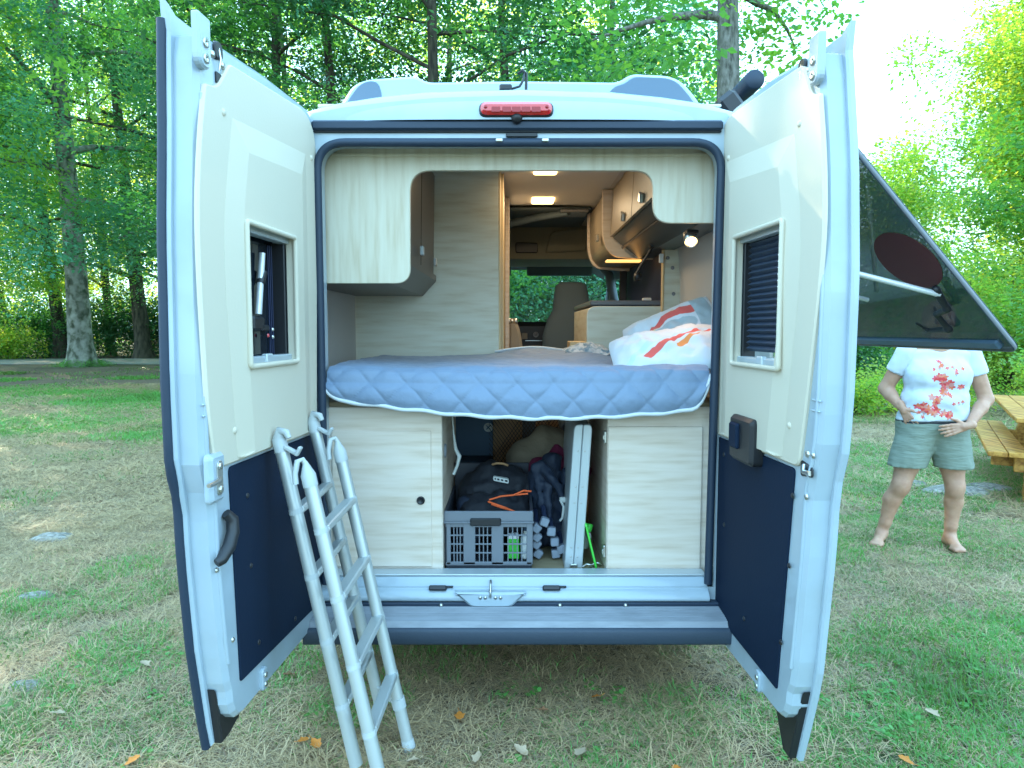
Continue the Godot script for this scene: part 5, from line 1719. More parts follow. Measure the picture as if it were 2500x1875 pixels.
# ---------------------------------------------------------------- storage under the bed
func build_garage() -> void:
	var st := S()
	box("garage_floor", Vector3(0.0, 0.478, -1.0), Vector3(1.74, 0.03, 1.75), 0.002, "floor_board", van)
	# left locker
	var lo := box("storage_locker", Vector3(-0.58, 0.839, -0.45), Vector3(0.53, 0.692, 0.70), 0.003, "wood", van)
	box("locker_door", Vector3(-0.562, 0.807, -0.097), Vector3(0.405, 0.565, 0.012), 0.003, "wood", lo)
	st = S()
	lathe(st, Vector3(-0.403, 0.803, -0.092), Vector3.BACK, [[0.017, 0.0], [0.017, 0.006], [0.013, 0.008], [0.012, 0.006], [0.0, 0.006]], 20)
	obj("push_lock", st, "black_plastic", lo)
	st = S()
	lathe(st, Vector3(-0.314, 0.99, -0.2), Vector3.RIGHT, [[0.03, 0.0], [0.028, 0.006], [0.0, 0.008]], 18)
	obj("round_vent", st, "grey_plastic", lo)
	# right locker
	var ro := box("storage_locker", Vector3(0.575, 0.839, -0.46), Vector3(0.43, 0.692, 0.70), 0.003, "wood", van)
	box("locker_door", Vector3(0.555, 0.806, -0.104), Vector3(0.385, 0.60, 0.014), 0.003, "wood", ro)
	box("plinth", Vector3(0.555, 0.499, -0.104), Vector3(0.385, 0.012, 0.010), 0.001, "grey_plastic", ro)
	for y in [1.06, 0.58]:
		st = S()
		bx(st, Vector3(0.353, y, -0.13), Vector3(0.012, 0.05, 0.03), 0.003)
		bx(st, Vector3(0.346, y, -0.115), Vector3(0.008, 0.02, 0.012), 0.002)
		obj("cupboard_hinge", st, "bolt_steel", ro)
	box("bed_rail", Vector3(0.02, 1.155, -0.16), Vector3(0.72, 0.028, 0.02), 0.003, "aluminium", van)
	# back wall: bluish panel, brown boards, wire mesh, heater with round outlet
	box("garage_back", Vector3(0, 0.84, -1.6), Vector3(1.7, 0.7, 0.02), 0.002, "wall_blue", van)
	box("side_board", Vector3(-0.25, 0.98, -1.24), Vector3(0.22, 0.40, 0.02), 0.003, "wall_blue", van)
	box("brown_board", Vector3(-0.055, 0.95, -1.3), Vector3(0.17, 0.46, 0.02), 0.003, "brown_board", van)
	box("brown_board", Vector3(0.20, 1.05, -1.42), Vector3(0.18, 0.26, 0.02), 0.003, "brown_board", van)
	st = S()
	lathe(st, Vector3(-0.165, 0.945, -1.228), Vector3.BACK, [[0.026, 0.0], [0.026, 0.003], [0.020, 0.003], [0.020, 0.001], [0.0, 0.001]], 20)
	var no := obj("warning_disc", st, "strap_white", van)
	for a in [0.8, 2.35]:
		box("warning_mark", Vector3(-0.165, 0.945, -1.2255), Vector3(0.032, 0.006, 0.002), 0.0, "wall_blue", no, Basis(Vector3.BACK, a))
	st = S()
	for k in 26:
		var x0 := -0.16 + k * 0.02
		for dir in [-1.0, 1.0]:
			var a := Vector3(x0, 0.74, -1.22 + dir * 0.0012)
			var b := Vector3(x0 + dir * 0.30, 1.17, -1.22 + dir * 0.0012)
			if b.x > 0.28 or b.x < -0.16:
				var lim := 0.28 if b.x > 0.28 else -0.16
				b = a.lerp(b, (lim - a.x) / (b.x - a.x))
			if a.distance_to(b) > 0.02: tube(st, [a, b], 0.0017, 4, false)
	var wm := obj("wire_mesh", st, "mesh_wire", van)
	wm.set_meta("kind", "stuff")
	st = S()
	plate(st, plane_xy, rect(0.235, 0.89, 0.345, 1.02, 0.01), -1.30, -1.2, 0.008)
	var ht := obj("heater_outlet", st, "seat_beige", van)
	st = S()
	lathe(st, Vector3(0.285, 0.945, -1.2), Vector3.BACK, [[0.036, 0.0], [0.036, 0.010], [0.03, 0.010], [0.028, 0.004], [0.0, 0.004]], 20)
	obj("outlet_ring", st, "grey_plastic", ht)
	for i in 5:
		box("outlet_fin", Vector3(0.285 + (i - 2) * 0.011, 0.945, -1.193), Vector3(0.003, 0.05 - absf(i - 2) * 0.008, 0.006), 0.0, "black_plastic", ht, Basis(Vector3.BACK, 0.0))
	# straps hanging on the left inside wall
	st = S()
	tube(st, [Vector3(-0.292, 1.16, -0.30), Vector3(-0.285, 1.05, -0.30), Vector3(-0.275, 0.98, -0.29), Vector3(-0.26, 0.95, -0.29), Vector3(-0.268, 0.91, -0.29), Vector3(-0.285, 0.87, -0.28)], [0.009, 0.009, 0.016, 0.02, 0.013, 0.015], 8, true, Vector2(0.5, 1.0))
	obj("hanging_strap", st, "strap_white", van)
	# folding crate: front grille with three slotted fields
	var at := Vector3(0.03, 0.493, -2.74)
	var cr := base("storage_crate", at + Vector3(-0.128, 0, -0.40))
	tag(cr, "grey folding plastic crate with slotted front in the space under the bed", "crate")
	var w := 0.362
	var dep := 0.5
	var h := 0.25
	st = S()
	bx(st, Vector3(0, 0.012, 0), Vector3(w, 0.024, dep), 0.006)
	obj("crate_base", st, "crate_dark", cr)
	st = S()
	for zz in [dep / 2]:
		bx(st, Vector3(0, h - 0.022, zz), Vector3(w + 0.012, 0.044, 0.016), 0.004)
		bx(st, Vector3(0, h - 0.046, zz + 0.004), Vector3(w + 0.018, 0.008, 0.02), 0.002)
	obj("crate_rim", st, "crate_grey", cr)
	for sd in [-1.0, 1.0]:
		box("crate_side", Vector3(sd * w / 2, h * 0.5 + 0.01, 0), Vector3(0.012, h - 0.02, dep - 0.02), 0.003, "crate_dark", cr)
	box("crate_back", Vector3(0, 0.18, -dep / 2), Vector3(w, 0.36, 0.012), 0.003, "crate_dark", cr)
	var zf := dep / 2
	for p in [[-0.172, 0.018], [-0.085, 0.05], [0.033, 0.05], [0.168, 0.026]]:
		box("grille_post", Vector3(p[0] + 0.004, 0.1125, zf), Vector3(p[1], 0.18, 0.012), 0.002, "crate_grey", cr)
	box("grille_foot", Vector3(0, 0.026, zf), Vector3(w, 0.016, 0.012), 0.002, "crate_grey", cr)
	box("grille_head", Vector3(0, 0.194, zf - 0.001), Vector3(w, 0.024, 0.010), 0.002, "crate_grey", cr)
	for f in [[-0.159, -0.106], [-0.056, 0.012], [0.062, 0.159]]:
		for i in 3:
			box("grille_bar", Vector3(0.0 + (f[0] + f[1]) * 0.5, 0.034 + (i + 1) * 0.0375, zf - 0.0015), Vector3(f[1] - f[0] + 0.004, 0.006, 0.006), 0.001, "crate_grey", cr)
		var nb := 5 if f[1] - f[0] > 0.08 else 4
		for i in range(1, nb):
			box("grille_bar", Vector3(lerpf(f[0], f[1], float(i) / nb), 0.11, zf - 0.002), Vector3(0.005, 0.155, 0.005), 0.001, "crate_grey", cr)
	box("crate_handle", Vector3(-0.012, 0.207, zf + 0.012), Vector3(0.128, 0.032, 0.014), 0.004, "black_plastic", cr)
	# what is in it
	var gp := base("green_carton", at + Vector3(-0.025, 0.03, -0.215))
	tag(gp, "bright green carton behind the crate's right slots", "carton")
	box("carton", Vector3(0, 0.045, 0), Vector3(0.05, 0.085, 0.05), 0.002, "leaf_green_plastic", gp)
	box("carton_lid", Vector3(0, 0.095, 0), Vector3(0.048, 0.014, 0.048), 0.002, "white_plastic", gp)
	var wp := base("white_bottle", at + Vector3(0.032, 0.03, -0.215))
	tag(wp, "white bottle behind the crate's right slots, beside the green carton", "bottle")
	st = S()
	lathe(st, Vector3.ZERO, Vector3.UP, [[0.0, 0.0], [0.024, 0.0], [0.026, 0.01], [0.026, 0.085], [0.012, 0.105], [0.012, 0.12]], 16)
	obj("bottle", st, "white_plastic", wp)
	st = S()
	lathe(st, Vector3(0, 0.12, 0), Vector3.UP, [[0.014, 0.0], [0.014, 0.016], [0.0, 0.017]], 12)
	obj("cap", st, "wall_blue", wp)
	# black bag with orange cords
	var bag := base("black_bag", at + Vector3(-0.10, 0.05, -0.45))
	tag(bag, "black bag with orange cords and white label lying in the crate", "bag")
	st = S()
	blob(st, [[Vector3(-0.09, 0.13, 0.09), Vector3(0.10, 0.13, 0.09), 0.075, 0.07], [Vector3(-0.08, 0.2, -0.05), Vector3(0.09, 0.21, -0.05), 0.10, 0.085], [Vector3(-0.03, 0.27, -0.07), Vector3(0.07, 0.27, -0.07), 0.07, 0.055], [Vector3(-0.12, 0.10, 0.17), Vector3(0.12, 0.11, 0.17), 0.05, 0.045], [Vector3(-0.12, 0.18, 0.06), Vector3(0.0, 0.19, 0.1), 0.04, 0.03], [Vector3(0.02, 0.2, 0.08), Vector3(0.13, 0.18, 0.05), 0.035, 0.03]], 0.010, 0.025, [], 0.022)
	obj("bag_body", st, "bag_black", bag)
	st = S()
	plate(st, func(x: float, y: float, n: float) -> Vector3: return Vector3(0.02 + x, 0.275 + y, 0.033 - y * 0.5 + n) + Vector3(0, -x * 0.2, 0), rect(-0.035, -0.0095, 0.035, 0.0095, 0.007), -0.02, 0.004, 0.001)
	obj("bag_label", st, "strap_white", bag)
	for e in [[-0.026, 0.006], [-0.012, 0.010], [0.005, 0.010], [0.024, 0.012]]:
		st = S()
		plate(st, func(x: float, y: float, n: float) -> Vector3: return Vector3(0.02 + x, 0.275 + y, 0.0375 - y * 0.5 + n) + Vector3(0, -x * 0.2, 0), rect(e[0] - e[1] * 0.5, -0.0035, e[0] + e[1] * 0.5, 0.004, 0.002), -0.002, 0.001, 0.0)
		obj("label_mark", st, "bag_black", bag)
	rod("bag_loop", [Vector3(-0.02, 0.335, -0.02), Vector3(0.0, 0.345, 0.0), Vector3(0.03, 0.343, 0.0), Vector3(0.05, 0.332, -0.02)], 0.006, 6, "tan_strap", bag)
	var cords := [[[-0.05, 0.19, 0.135], [0.0, 0.205, 0.13], [0.06, 0.21, 0.125], [0.12, 0.215, 0.12]], [[0.06, 0.212, 0.13], [0.10, 0.228, 0.12], [0.135, 0.224, 0.115]], [[-0.04, 0.175, 0.15], [0.0, 0.165, 0.165], [0.06, 0.15, 0.175]], [[-0.055, 0.185, 0.145], [0.02, 0.165, 0.17], [0.075, 0.145, 0.18]], [[-0.04, 0.13, 0.195], [-0.01, 0.125, 0.205], [0.01, 0.11, 0.21]], [[-0.05, 0.12, 0.2], [-0.02, 0.12, 0.208], [0.0, 0.105, 0.21]]]
	for c in cords:
		var pts := []
		for p in c: pts.append(Vector3(p[0] + 0.02, p[1] + 0.022, p[2] + 0.022))
		rod("orange_cord", pts, 0.0042, 6, "cord_orange", bag)
	var nb2 := base("small_black_bag", at + Vector3(-0.24, 0.05, -0.32))
	tag(nb2, "small black pouch wedged at the left side inside the crate", "bag")
	st = S()
	blob(st, [[Vector3(0, 0.06, -0.05), Vector3(0.01, 0.16, -0.06), 0.06, 0.05], [Vector3(0.02, 0.06, 0.06), Vector3(0.02, 0.14, 0.04), 0.05, 0.035]], 0.012, 0.03, [], 0.01)
	obj("pouch", st, "bag_navy", nb2)
	# folded chairs: capped legs poking out of navy covers
	var cov := base("navy_cover", at + Vector3(0.15, 0.0, -0.40))
	tag(cov, "dark navy fabric of folded chairs standing between crate and aluminium table", "folded chair")
	st = S()
	blob(st, [[Vector3(-0.055, 0.04, -0.05), Vector3(-0.06, 0.34, -0.06), 0.04, 0.045], [Vector3(0.0, 0.05, -0.07), Vector3(0.01, 0.40, -0.10), 0.05, 0.045], [Vector3(0.06, 0.04, -0.06), Vector3(0.075, 0.34, -0.05), 0.045, 0.045], [Vector3(-0.075, 0.38, -0.02), Vector3(-0.05, 0.20, 0.01), 0.022, 0.012], [Vector3(-0.04, 0.39, -0.02), Vector3(0.01, 0.33, 0.02), 0.026, 0.02], [Vector3(0.03, 0.30, 0.02), Vector3(0.075, 0.19, 0.05), 0.022, 0.014], [Vector3(-0.02, 0.3, 0.0), Vector3(-0.01, 0.12, 0.04), 0.018, 0.012]], 0.008, 0.016, [], 0.02)
	obj("cover", st, "bag_navy", cov)
	st = S()
	tube(st, [Vector3(0.035, 0.245, 0.045), Vector3(0.065, 0.25, 0.055), Vector3(0.095, 0.245, 0.05)], 0.014, 6, true, Vector2(1.0, 0.4))
	tube(st, [Vector3(0.035, 0.25, 0.05), Vector3(0.05, 0.22, 0.06), Vector3(0.045, 0.17, 0.06), Vector3(0.035, 0.155, 0.055)], 0.006, 6)
	obj("white_strap", st, "strap_white", cov)
	for c in [[-0.040, 0.182], [-0.074, 0.152], [-0.010, 0.136], [-0.072, 0.11], [0.006, 0.086], [-0.074, 0.075], [-0.066, 0.028], [0.012, 0.028], [0.036, 0.05]]:
		var leg := S()
		var p := Vector3(c[0], c[1], 0.10 + c[1] * 0.3)
		tube(leg, [p + Vector3(0.002, 0.0, 0.02), p + Vector3(0.0, 0.03, -0.16)], 0.012, 8)
		var lg := obj("chair_leg", leg, "pole_blue", cov)
		var cap := S()
		plate(cap, func(x: float, y: float, n: float) -> Vector3: return p + Basis(Vector3.BACK, c[0] * 9.0) * Vector3(x, y, n), rect(-0.0185, -0.0185, 0.0185, 0.0185, 0.008), 0.0, 0.03, 0.004)
		obj("leg_cap", cap, "cap_grey", lg)
	# maroon cloth
	var mc := base("maroon_cloth", at + Vector3(0.19, 0.3, -0.62))
	tag(mc, "crumpled maroon cloth heaped on top of the folded chairs", "cloth")
	st = S()
	blob(st, [[Vector3(-0.08, 0.03, 0.0), Vector3(0.10, 0.03, 0.0), 0.06, 0.06], [Vector3(0.0, 0.08, 0.0), Vector3(-0.005, 0.15, 0.0), 0.06, 0.018], [Vector3(0.05, 0.05, 0.02), Vector3(0.08, 0.0, 0.04), 0.05, 0.03]], 0.011, 0.04, [], 0.02)
	obj("cloth", st, "maroon", mc)
	var cc := base("cream_blanket", at + Vector3(0.13, 0.20, -1.0))
	tag(cc, "rolled cream blanket behind the wire mesh in the storage space", "blanket")
	st = S()
	blob(st, [[Vector3(-0.06, 0.1, 0.0), Vector3(0.10, 0.12, 0.0), 0.13, 0.12], [Vector3(0.02, 0.22, 0.0), Vector3(0.09, 0.2, 0.0), 0.08, 0.06]], 0.016, 0.05, [], 0.015)
	obj("blanket", st, "cream_cloth", cc)
	# aluminium folding table on edge
	var al := base("folding_table", at + Vector3(0.248, 0, -0.215))
	tag(al, "folded aluminium camping table standing on edge beside the navy covers", "folding table")
	for sd in [-1.0, 1.0]:
		st = S()
		var sh := 0.062
		plate(st, func(x: float, y: float, n: float) -> Vector3: return Vector3(x + sh * (y - 0.3) + 0.02 * 0.0, y, n), rpoly([[sd * 0.0195 - 0.0185, 0.0], [sd * 0.0195 + 0.0185, 0.0], [sd * 0.0195 + 0.0185, 0.612, 0.03 if sd > 0 else 0.006], [sd * 0.0195 - 0.0185, 0.612, 0.03 if sd < 0 else 0.006]], 5), -0.42, 0.05, 0.003)
		var lf := obj("table_leaf", st, "aluminium", al)
		for y in [0.05, 0.09, 0.28, 0.35, 0.50]:
			var rv := S()
			lathe(rv, Vector3(sd * 0.014 + sh * (y - 0.3), y, 0.05), Vector3.BACK, [[0.004, 0.0], [0.0035, 0.002], [0.0, 0.003]], 8)
			obj("rivet", rv, "bolt_steel", lf)
	st = S()
	bx(st, Vector3(-0.018, 0.012, 0.056), Vector3(0.03, 0.018, 0.012), 0.003)
	obj("table_latch", st, "bolt_steel", al)
	var gr := base("green_dustpan", at + Vector3(0.335, 0.0, -0.22))
	tag(gr, "bright green plastic dustpan leaning against the right storage locker", "dustpan")
	st = S()
	plate(st, func(u: float, y: float, n: float) -> Vector3: return Vector3(-0.02 + 0.10 * y + n * 1.0 + 0.012, y * 0.98 + 0.004, u), rect(-0.07, 0.0, 0.07, 0.20, 0.01), -0.004, 0.004, 0.001)
	gr.rotation.z = 0.34
	obj("pan", st, "leaf_green_plastic", gr)
	var bt := base("white_flask", at + Vector3(0.285, 0.045, -0.3))
	tag(bt, "small white flask with green band left of the dustpan", "flask")
	st = S()
	lathe(st, Vector3.ZERO, Vector3(0.25, 1, 0), [[0.0, 0.0], [0.02, 0.003], [0.022, 0.06], [0.014, 0.075], [0.0, 0.078]], 14)
	obj("flask", st, "strap_white", bt)
	st = S()
	lathe(st, Vector3(0.02, 0.078, 0), Vector3(0.25, 1, 0), [[0.015, 0.0], [0.016, 0.03], [0.0, 0.032]], 12)
	obj("flask_cap", st, "leaf_green_plastic", bt)
	for i in 2:
		var hk := base("metal_hook", at + Vector3(0.29 + i * 0.04, 0.008, -0.16 - i * 0.02))
		tag(hk, "small shiny metal hook lying on the storage floor, %s" % ["nearer the aluminium table", "nearer the right locker"][i], "hook", "metal hooks on the storage floor")
		rod("hook", [Vector3(-0.02, 0, 0), Vector3(-0.005, 0.012, 0.0), Vector3(0.01, 0.012, 0.01), Vector3(0.018, 0.0, 0.0), Vector3(0.006, 0.0, -0.01)], 0.0045, 6, "steel", hk)

# ---------------------------------------------------------------- bed
func dab(im: Image, x: float, y: float, rx: float, ry: float, ang: float, c: Color, soft_edge := 0.0) -> void:
	var r := maxf(rx, ry) + 1.0
	for iy in range(maxi(int(y - r), 0), mini(int(y + r) + 1, im.get_height())):
		for ix in range(maxi(int(x - r), 0), mini(int(x + r) + 1, im.get_width())):
			var d := Vector2(ix - x, iy - y).rotated(-ang)
			var k := d.x * d.x / (rx * rx) + d.y * d.y / (ry * ry)
			if k < 1.0:
				var a := 1.0 if soft_edge <= 0.0 else clampf((1.0 - k) / soft_edge, 0, 1)
				im.set_pixel(ix, iy, im.get_pixel(ix, iy).lerp(c, a))

func stroke(im: Image, pts: Array, w0: float, w1: float, c: Color) -> void:
	var cu := Curve2D.new()
	for i in pts.size():
		var p := Vector2(pts[i][0], pts[i][1])
		var t := Vector2.ZERO
		if i > 0 and i < pts.size() - 1: t = (Vector2(pts[i + 1][0], pts[i + 1][1]) - Vector2(pts[i - 1][0], pts[i - 1][1])) * 0.2
		cu.add_point(p, -t, t)
	var L := cu.get_baked_length()
	for i in int(L / 2.0):
		var p := cu.sample_baked(i * 2.0)
		var w := lerpf(w0, w1, i * 2.0 / L)
		dab(im, p.x, p.y, w, w, 0.0, c, 0.3)

func pillow_cloth(strokes: Array) -> StandardMaterial3D:
	var im := Image.create(384, 256, false, Image.FORMAT_RGB8)
	im.fill(lin(0.58, 0.61, 0.64))
	for s in strokes: stroke(im, s[0], s[1], s[2], s[3])
	im.flip_y()
	var m := StandardMaterial3D.new()
	m.resource_name = "printed_pillowcase"
	m.albedo_texture = ImageTexture.create_from_image(im)
	m.roughness = 0.9
	m.rim_enabled = true
	m.rim = 0.3
	return m

func pillow(at: Vector3, rot: Basis, size: Vector3, cloth: Material, label: String, seed_: float) -> void:
	var st := S()
	for sd in [1.0, -1.0]:
		sheet(st, 40, 28, func(u: float, v: float) -> Vector3:
			var x := u * 2.0 - 1.0
			var y := v * 2.0 - 1.0
			var f := pow(maxf(0.0, 1.0 - pow(absf(x), 2.6)), 0.6) * pow(maxf(0.0, 1.0 - pow(absf(y), 2.4)), 0.6)
			var pinch := 1.0 - 0.07 * (1.0 - x * x) * y * y
			var pinch2 := 1.0 - 0.06 * (1.0 - y * y) * x * x
			var wr := 0.026 * soft.get_noise_3d(x * 5.0 + seed_, y * 3.0, seed_ * 3.0) + 0.020 * fine.get_noise_2d(x * 1.6 + y + seed_, y * 0.7)
			var cr := 1.0 - 0.10 * pow(absf(x * y), 3.0)
			return rot * Vector3(x * size.x * 0.5 * pinch2 * cr, y * size.y * 0.5 * pinch * cr, sd * (size.z * 0.5 * f + wr * f)), true, sd < 0)
	var o := obj("pillow", st, cloth)
	o.position = at
	tag(o, label, "pillow", "pillows on the bed")

func build_bed() -> void:
	var o := base("quilted_bedcover", Vector3(0.03, 1.2, -2.74))
	tag(o, "pale blue quilted bedcover with diamond stitching and white piped hem", "bedcover")
	var hem := func(x: float) -> float:
		var k := (x + 0.76) / 1.52
		var y := 1.232 - 0.062 * sin(PI * clampf(k * 0.95, 0, 1)) - 0.028 * k
		if x > 0.66: y += 0.17 * pow((x - 0.66) / 0.10, 2.6)
		if x < -0.70: y += 0.03 * pow((-0.70 - x) / 0.06, 2.0)
		return y - 1.2
	var surface := func(u: float, v: float, puff: bool) -> Vector3:
		var x := lerpf(-0.762, 0.752, u)
		var hy: float = hem.call(x)
		var top := 0.152 + 0.012 * soft.get_noise_2d(x * 3.0, v * 6.0)
		var p: Vector3
		var nrm: Vector3
		var drop := top - hy
		if v < 0.6:
			var t := v / 0.6
			var z := lerpf(-1.2, -0.09, t)
			var hump := 0.0
			hump += 0.045 * exp(-pow((x - 0.08) / 0.20, 2.0) - pow((z + 1.1) / 0.22, 2.0))
			hump += 0.030 * exp(-pow((x - 0.34) / 0.14, 2.0) - pow((z + 0.85) / 0.3, 2.0))
			hump -= 0.02 * exp(-pow((x - 0.6) / 0.3, 2.0) - pow((z + 0.35) / 0.3, 2.0))
			p = Vector3(x, top + hump, z)
			nrm = Vector3.UP
		elif v < 0.72:
			var a := (v - 0.6) / 0.12 * PI * 0.5
			p = Vector3(x, top - 0.06 + 0.06 * cos(a), -0.09 + 0.06 * sin(a))
			nrm = Vector3(0, cos(a), sin(a))
		else:
			var t := (v - 0.72) / 0.28
			p = Vector3(x, lerpf(top - 0.06, hy, t), -0.03 + 0.018 * sin(t * PI * 0.9) + 0.012 * t)
			nrm = Vector3.BACK
		if puff:
			var s := 0.0
			if v < 0.6: s = -(0.6 - v) / 0.6 * 1.1 - 0.09
			elif v < 0.72: s = -0.09 + (v - 0.6) / 0.12 * 0.09
			else: s = (v - 0.72) / 0.28 * (drop - 0.06)
			var w := 0.006 * soft.get_noise_2d(x * 4.0, s * 6.0)
			var a := (x + w + s * 0.95 + 0.01) / 0.146
			var b := (x - w - s * 0.95 + 0.01) / 0.146
			var h := pow(absf(sin(PI * a)) * absf(sin(PI * b)), 0.35)
			var wr := fine.get_noise_2d(x * 2.4 + s, s * 1.6 - x * 0.6)
			var amp := 0.012 if v > 0.66 else 0.005
			p += nrm * (h * amp + wr * 0.005 + 0.005 * soft.get_noise_2d(x * 9.0, s * 14.0))
		return p
	var st := S()
	sheet(st, 230, 130, func(u: float, v: float) -> Vector3: return surface.call(u, v, true), false, true)
	obj("quilt", st, "quilt", o)
	st = S()
	var pts := []
	for i in 81:
		pts.append(surface.call(i / 80.0, 1.0, false) + Vector3(0, -0.003 + 0.003 * sin(i * 0.7), 0.006))
	tube(st, pts, 0.0085, 8)
	obj("hem_piping", st, "piping", o)
	st = S()
	pts = []
	for i in 31:
		pts.append(surface.call(lerpf(0.42, 0.80, i / 30.0), 0.0, false) + Vector3(0, 0.012, 0))
	tube(st, pts, 0.008, 6)
	obj("far_piping", st, "piping", o)
	# white-and-blue sheet showing behind
	st = S()
	sheet(st, 26, 14, func(u: float, v: float) -> Vector3:
		var x := lerpf(0.22, 0.52, u)
		return Vector3(x, 1.375 + 0.055 * sin(PI * v) * sin(PI * u) + 0.018 * soft.get_noise_2d(u * 14.0, v * 9.0), lerpf(-1.2, -0.9, v)), false, true)
	var sh := obj("crumpled_sheet", st, "sheet_print")
	sh.position = Vector3(0.03, 0, -2.74)
	tag(sh, "crumpled white and blue patterned sheet at the back of the bed", "bed sheet")
	var red := lin(0.62, 0.10, 0.085)
	var orange := lin(0.70, 0.24, 0.07)
	var grey := lin(0.34, 0.42, 0.46)
	var cream := lin(0.62, 0.52, 0.36)
	var pale := lin(0.50, 0.60, 0.68)
	var c1 := pillow_cloth([[[[40, 215], [110, 150], [220, 95], [330, 70]], 9.0, 6.0, pale], [[[105, 190], [180, 140], [260, 100], [350, 78]], 13.0, 5.0, red], [[[205, 165], [232, 140], [270, 118]], 11.0, 3.0, orange]])
	var c2 := pillow_cloth([[[[20, 220], [110, 120], [230, 40]], 16.0, 8.0, cream], [[[110, 110], [200, 62], [300, 66]], 8.0, 20.0, red], [[[90, 160], [190, 110], [290, 120]], 16.0, 22.0, grey], [[[60, 205], [160, 165], [280, 180]], 12.0, 20.0, pale], [[[330, 20], [350, 120], [340, 220]], 34.0, 40.0, grey]])
	pillow(Vector3(0.745, 1.455, -3.26), Basis(Vector3.BACK, 0.40) * Basis(Vector3.UP, -0.25) * Basis(Vector3.RIGHT, -0.65), Vector3(0.46, 0.34, 0.16), c2, "white pillow with grey and red bands leaning up against the side wall", 4.0)
	pillow(Vector3(0.69, 1.405, -3.0), Basis(Vector3.BACK, 0.15) * Basis(Vector3.UP, -0.06) * Basis(Vector3.RIGHT, -1.05), Vector3(0.56, 0.34, 0.14), c1, "white pillow with a long red stroke lying nearest the open doors", 9.0)

# ---------------------------------------------------------------- ladder
func build_ladder() -> void:
	var L := base("folding_ladder", Vector3(-0.40, 0, -2.36))
	tag(L, "folded double aluminium ladder leaning against the left rear door", "ladder")
	var o := L.position
	var w := Vector3(-0.012, -0.012, 0.345)
	var d := Vector3(-0.252, 1.10, -0.06)
	var foot := Vector3(-0.366, 0.0, -2.407) - o
	var off := Vector3(-0.10, 0.0, -0.10)
	for sec in 2:
		for side in 2:
			var a: Vector3 = foot + w * side + off * sec + (d * 0.10 if sec == 1 else Vector3.ZERO)
			var b: Vector3 = foot + w * side + off * sec + d * (0.96 if sec == 0 else 1.03)
			rod("rail", [a, b], 0.0215, 14, "ladder_tube", L)
			if sec == 0:
				rod("rubber_foot", [a, a + d * 0.035], [0.0245, 0.0225], 14, "pale_plastic", L)
				var n := d.normalized()
				var hk := rod("rail_cap", [b - d * 0.02, b + d * 0.012, b + d * 0.05], [0.0235, 0.0235, 0.006], 12, "pale_plastic", L)
				var out := Vector3(-0.7, 0, 0.35).normalized()
				var st := S()
				tube(st, [b + n * 0.045, b + n * 0.062 + out * 0.006, b + n * 0.058 + out * 0.022, b + n * 0.02 + out * 0.038, b - n * 0.012 + out * 0.042], 0.009, 8)
				obj("top_hook", st, "pale_plastic", hk)
			else:
				var n := d.normalized()
				var inn := Vector3(0.9, 0.1, 0.3).normalized()
				var hk := rod("rail_cap", [b - d * 0.01, b + n * 0.03, b + n * 0.055 + inn * 0.014, b + n * 0.05 + inn * 0.034, b + n * 0.032 + inn * 0.038], [0.0235, 0.023, 0.018, 0.012, 0.009], 12, "pale_plastic", L)
				var st := S()
				bx(st, b + inn * 0.035 - n * 0.008, Vector3(0.05, 0.014, 0.02), 0.003, Basis(Vector3.BACK, -0.5))
				bx(st, b + inn * 0.062 - n * 0.012, Vector3(0.012, 0.032, 0.022), 0.003, Basis(Vector3.BACK, -0.5))
				obj("clamp_wing", st, "pale_plastic", hk)
		for i in 4:
			var t := 0.247 + i * 0.19 + (0.03 if sec == 1 else 0.0)
			if sec == 1 and t < 0.15: continue
			var p: Vector3 = foot + off * sec + d * t
			var qv := p + w
			var ax := (qv - p).normalized()
			var nn := ax.cross(d.normalized()).normalized()
			var bs := Basis(ax, nn.cross(ax) * -1.0, nn).orthonormalized()
			var st := S()
			bx(st, (p + qv) * 0.5, Vector3((qv - p).length() - 0.02, 0.02, 0.044), 0.004, bs)
			for e in [-0.013, -0.006, 0.0, 0.006, 0.013]:
				bx(st, (p + qv) * 0.5 + nn * e * 1.2 + bs.y * 0.0115, Vector3((qv - p).length() - 0.03, 0.002, 0.004), 0.0005, bs)
			var rg := obj("rung", st, "ladder_tube", L)
			for e in [p, qv]:
				rod("rung_socket", [e - d.normalized() * 0.009, e + d.normalized() * 0.009], 0.0228, 12, "pale_plastic", rg)
	# bracket joining both sections near the feet
	var st := S()
	var m := foot + d * 0.155
	bx(st, m + off * 0.5, Vector3(0.14, 0.03, 0.016), 0.004, Basis(Vector3.UP, -0.78))
	var bk := obj("joint_bracket", st, "pale_plastic", L)
	rod("bracket_ring", [m - d * 0.016, m + d * 0.016], 0.025, 12, "pale_plastic", bk)
	for k in [0.2, 0.7]:
		var b := S()
		lathe(b, m + off * k + Vector3(0.007, 0, 0.008), Vector3(0.6, 0, 0.8), [[0.006, 0.0], [0.005, 0.003], [0.0, 0.004]], 8)
		obj("bracket_bolt", b, "bolt_steel", bk)

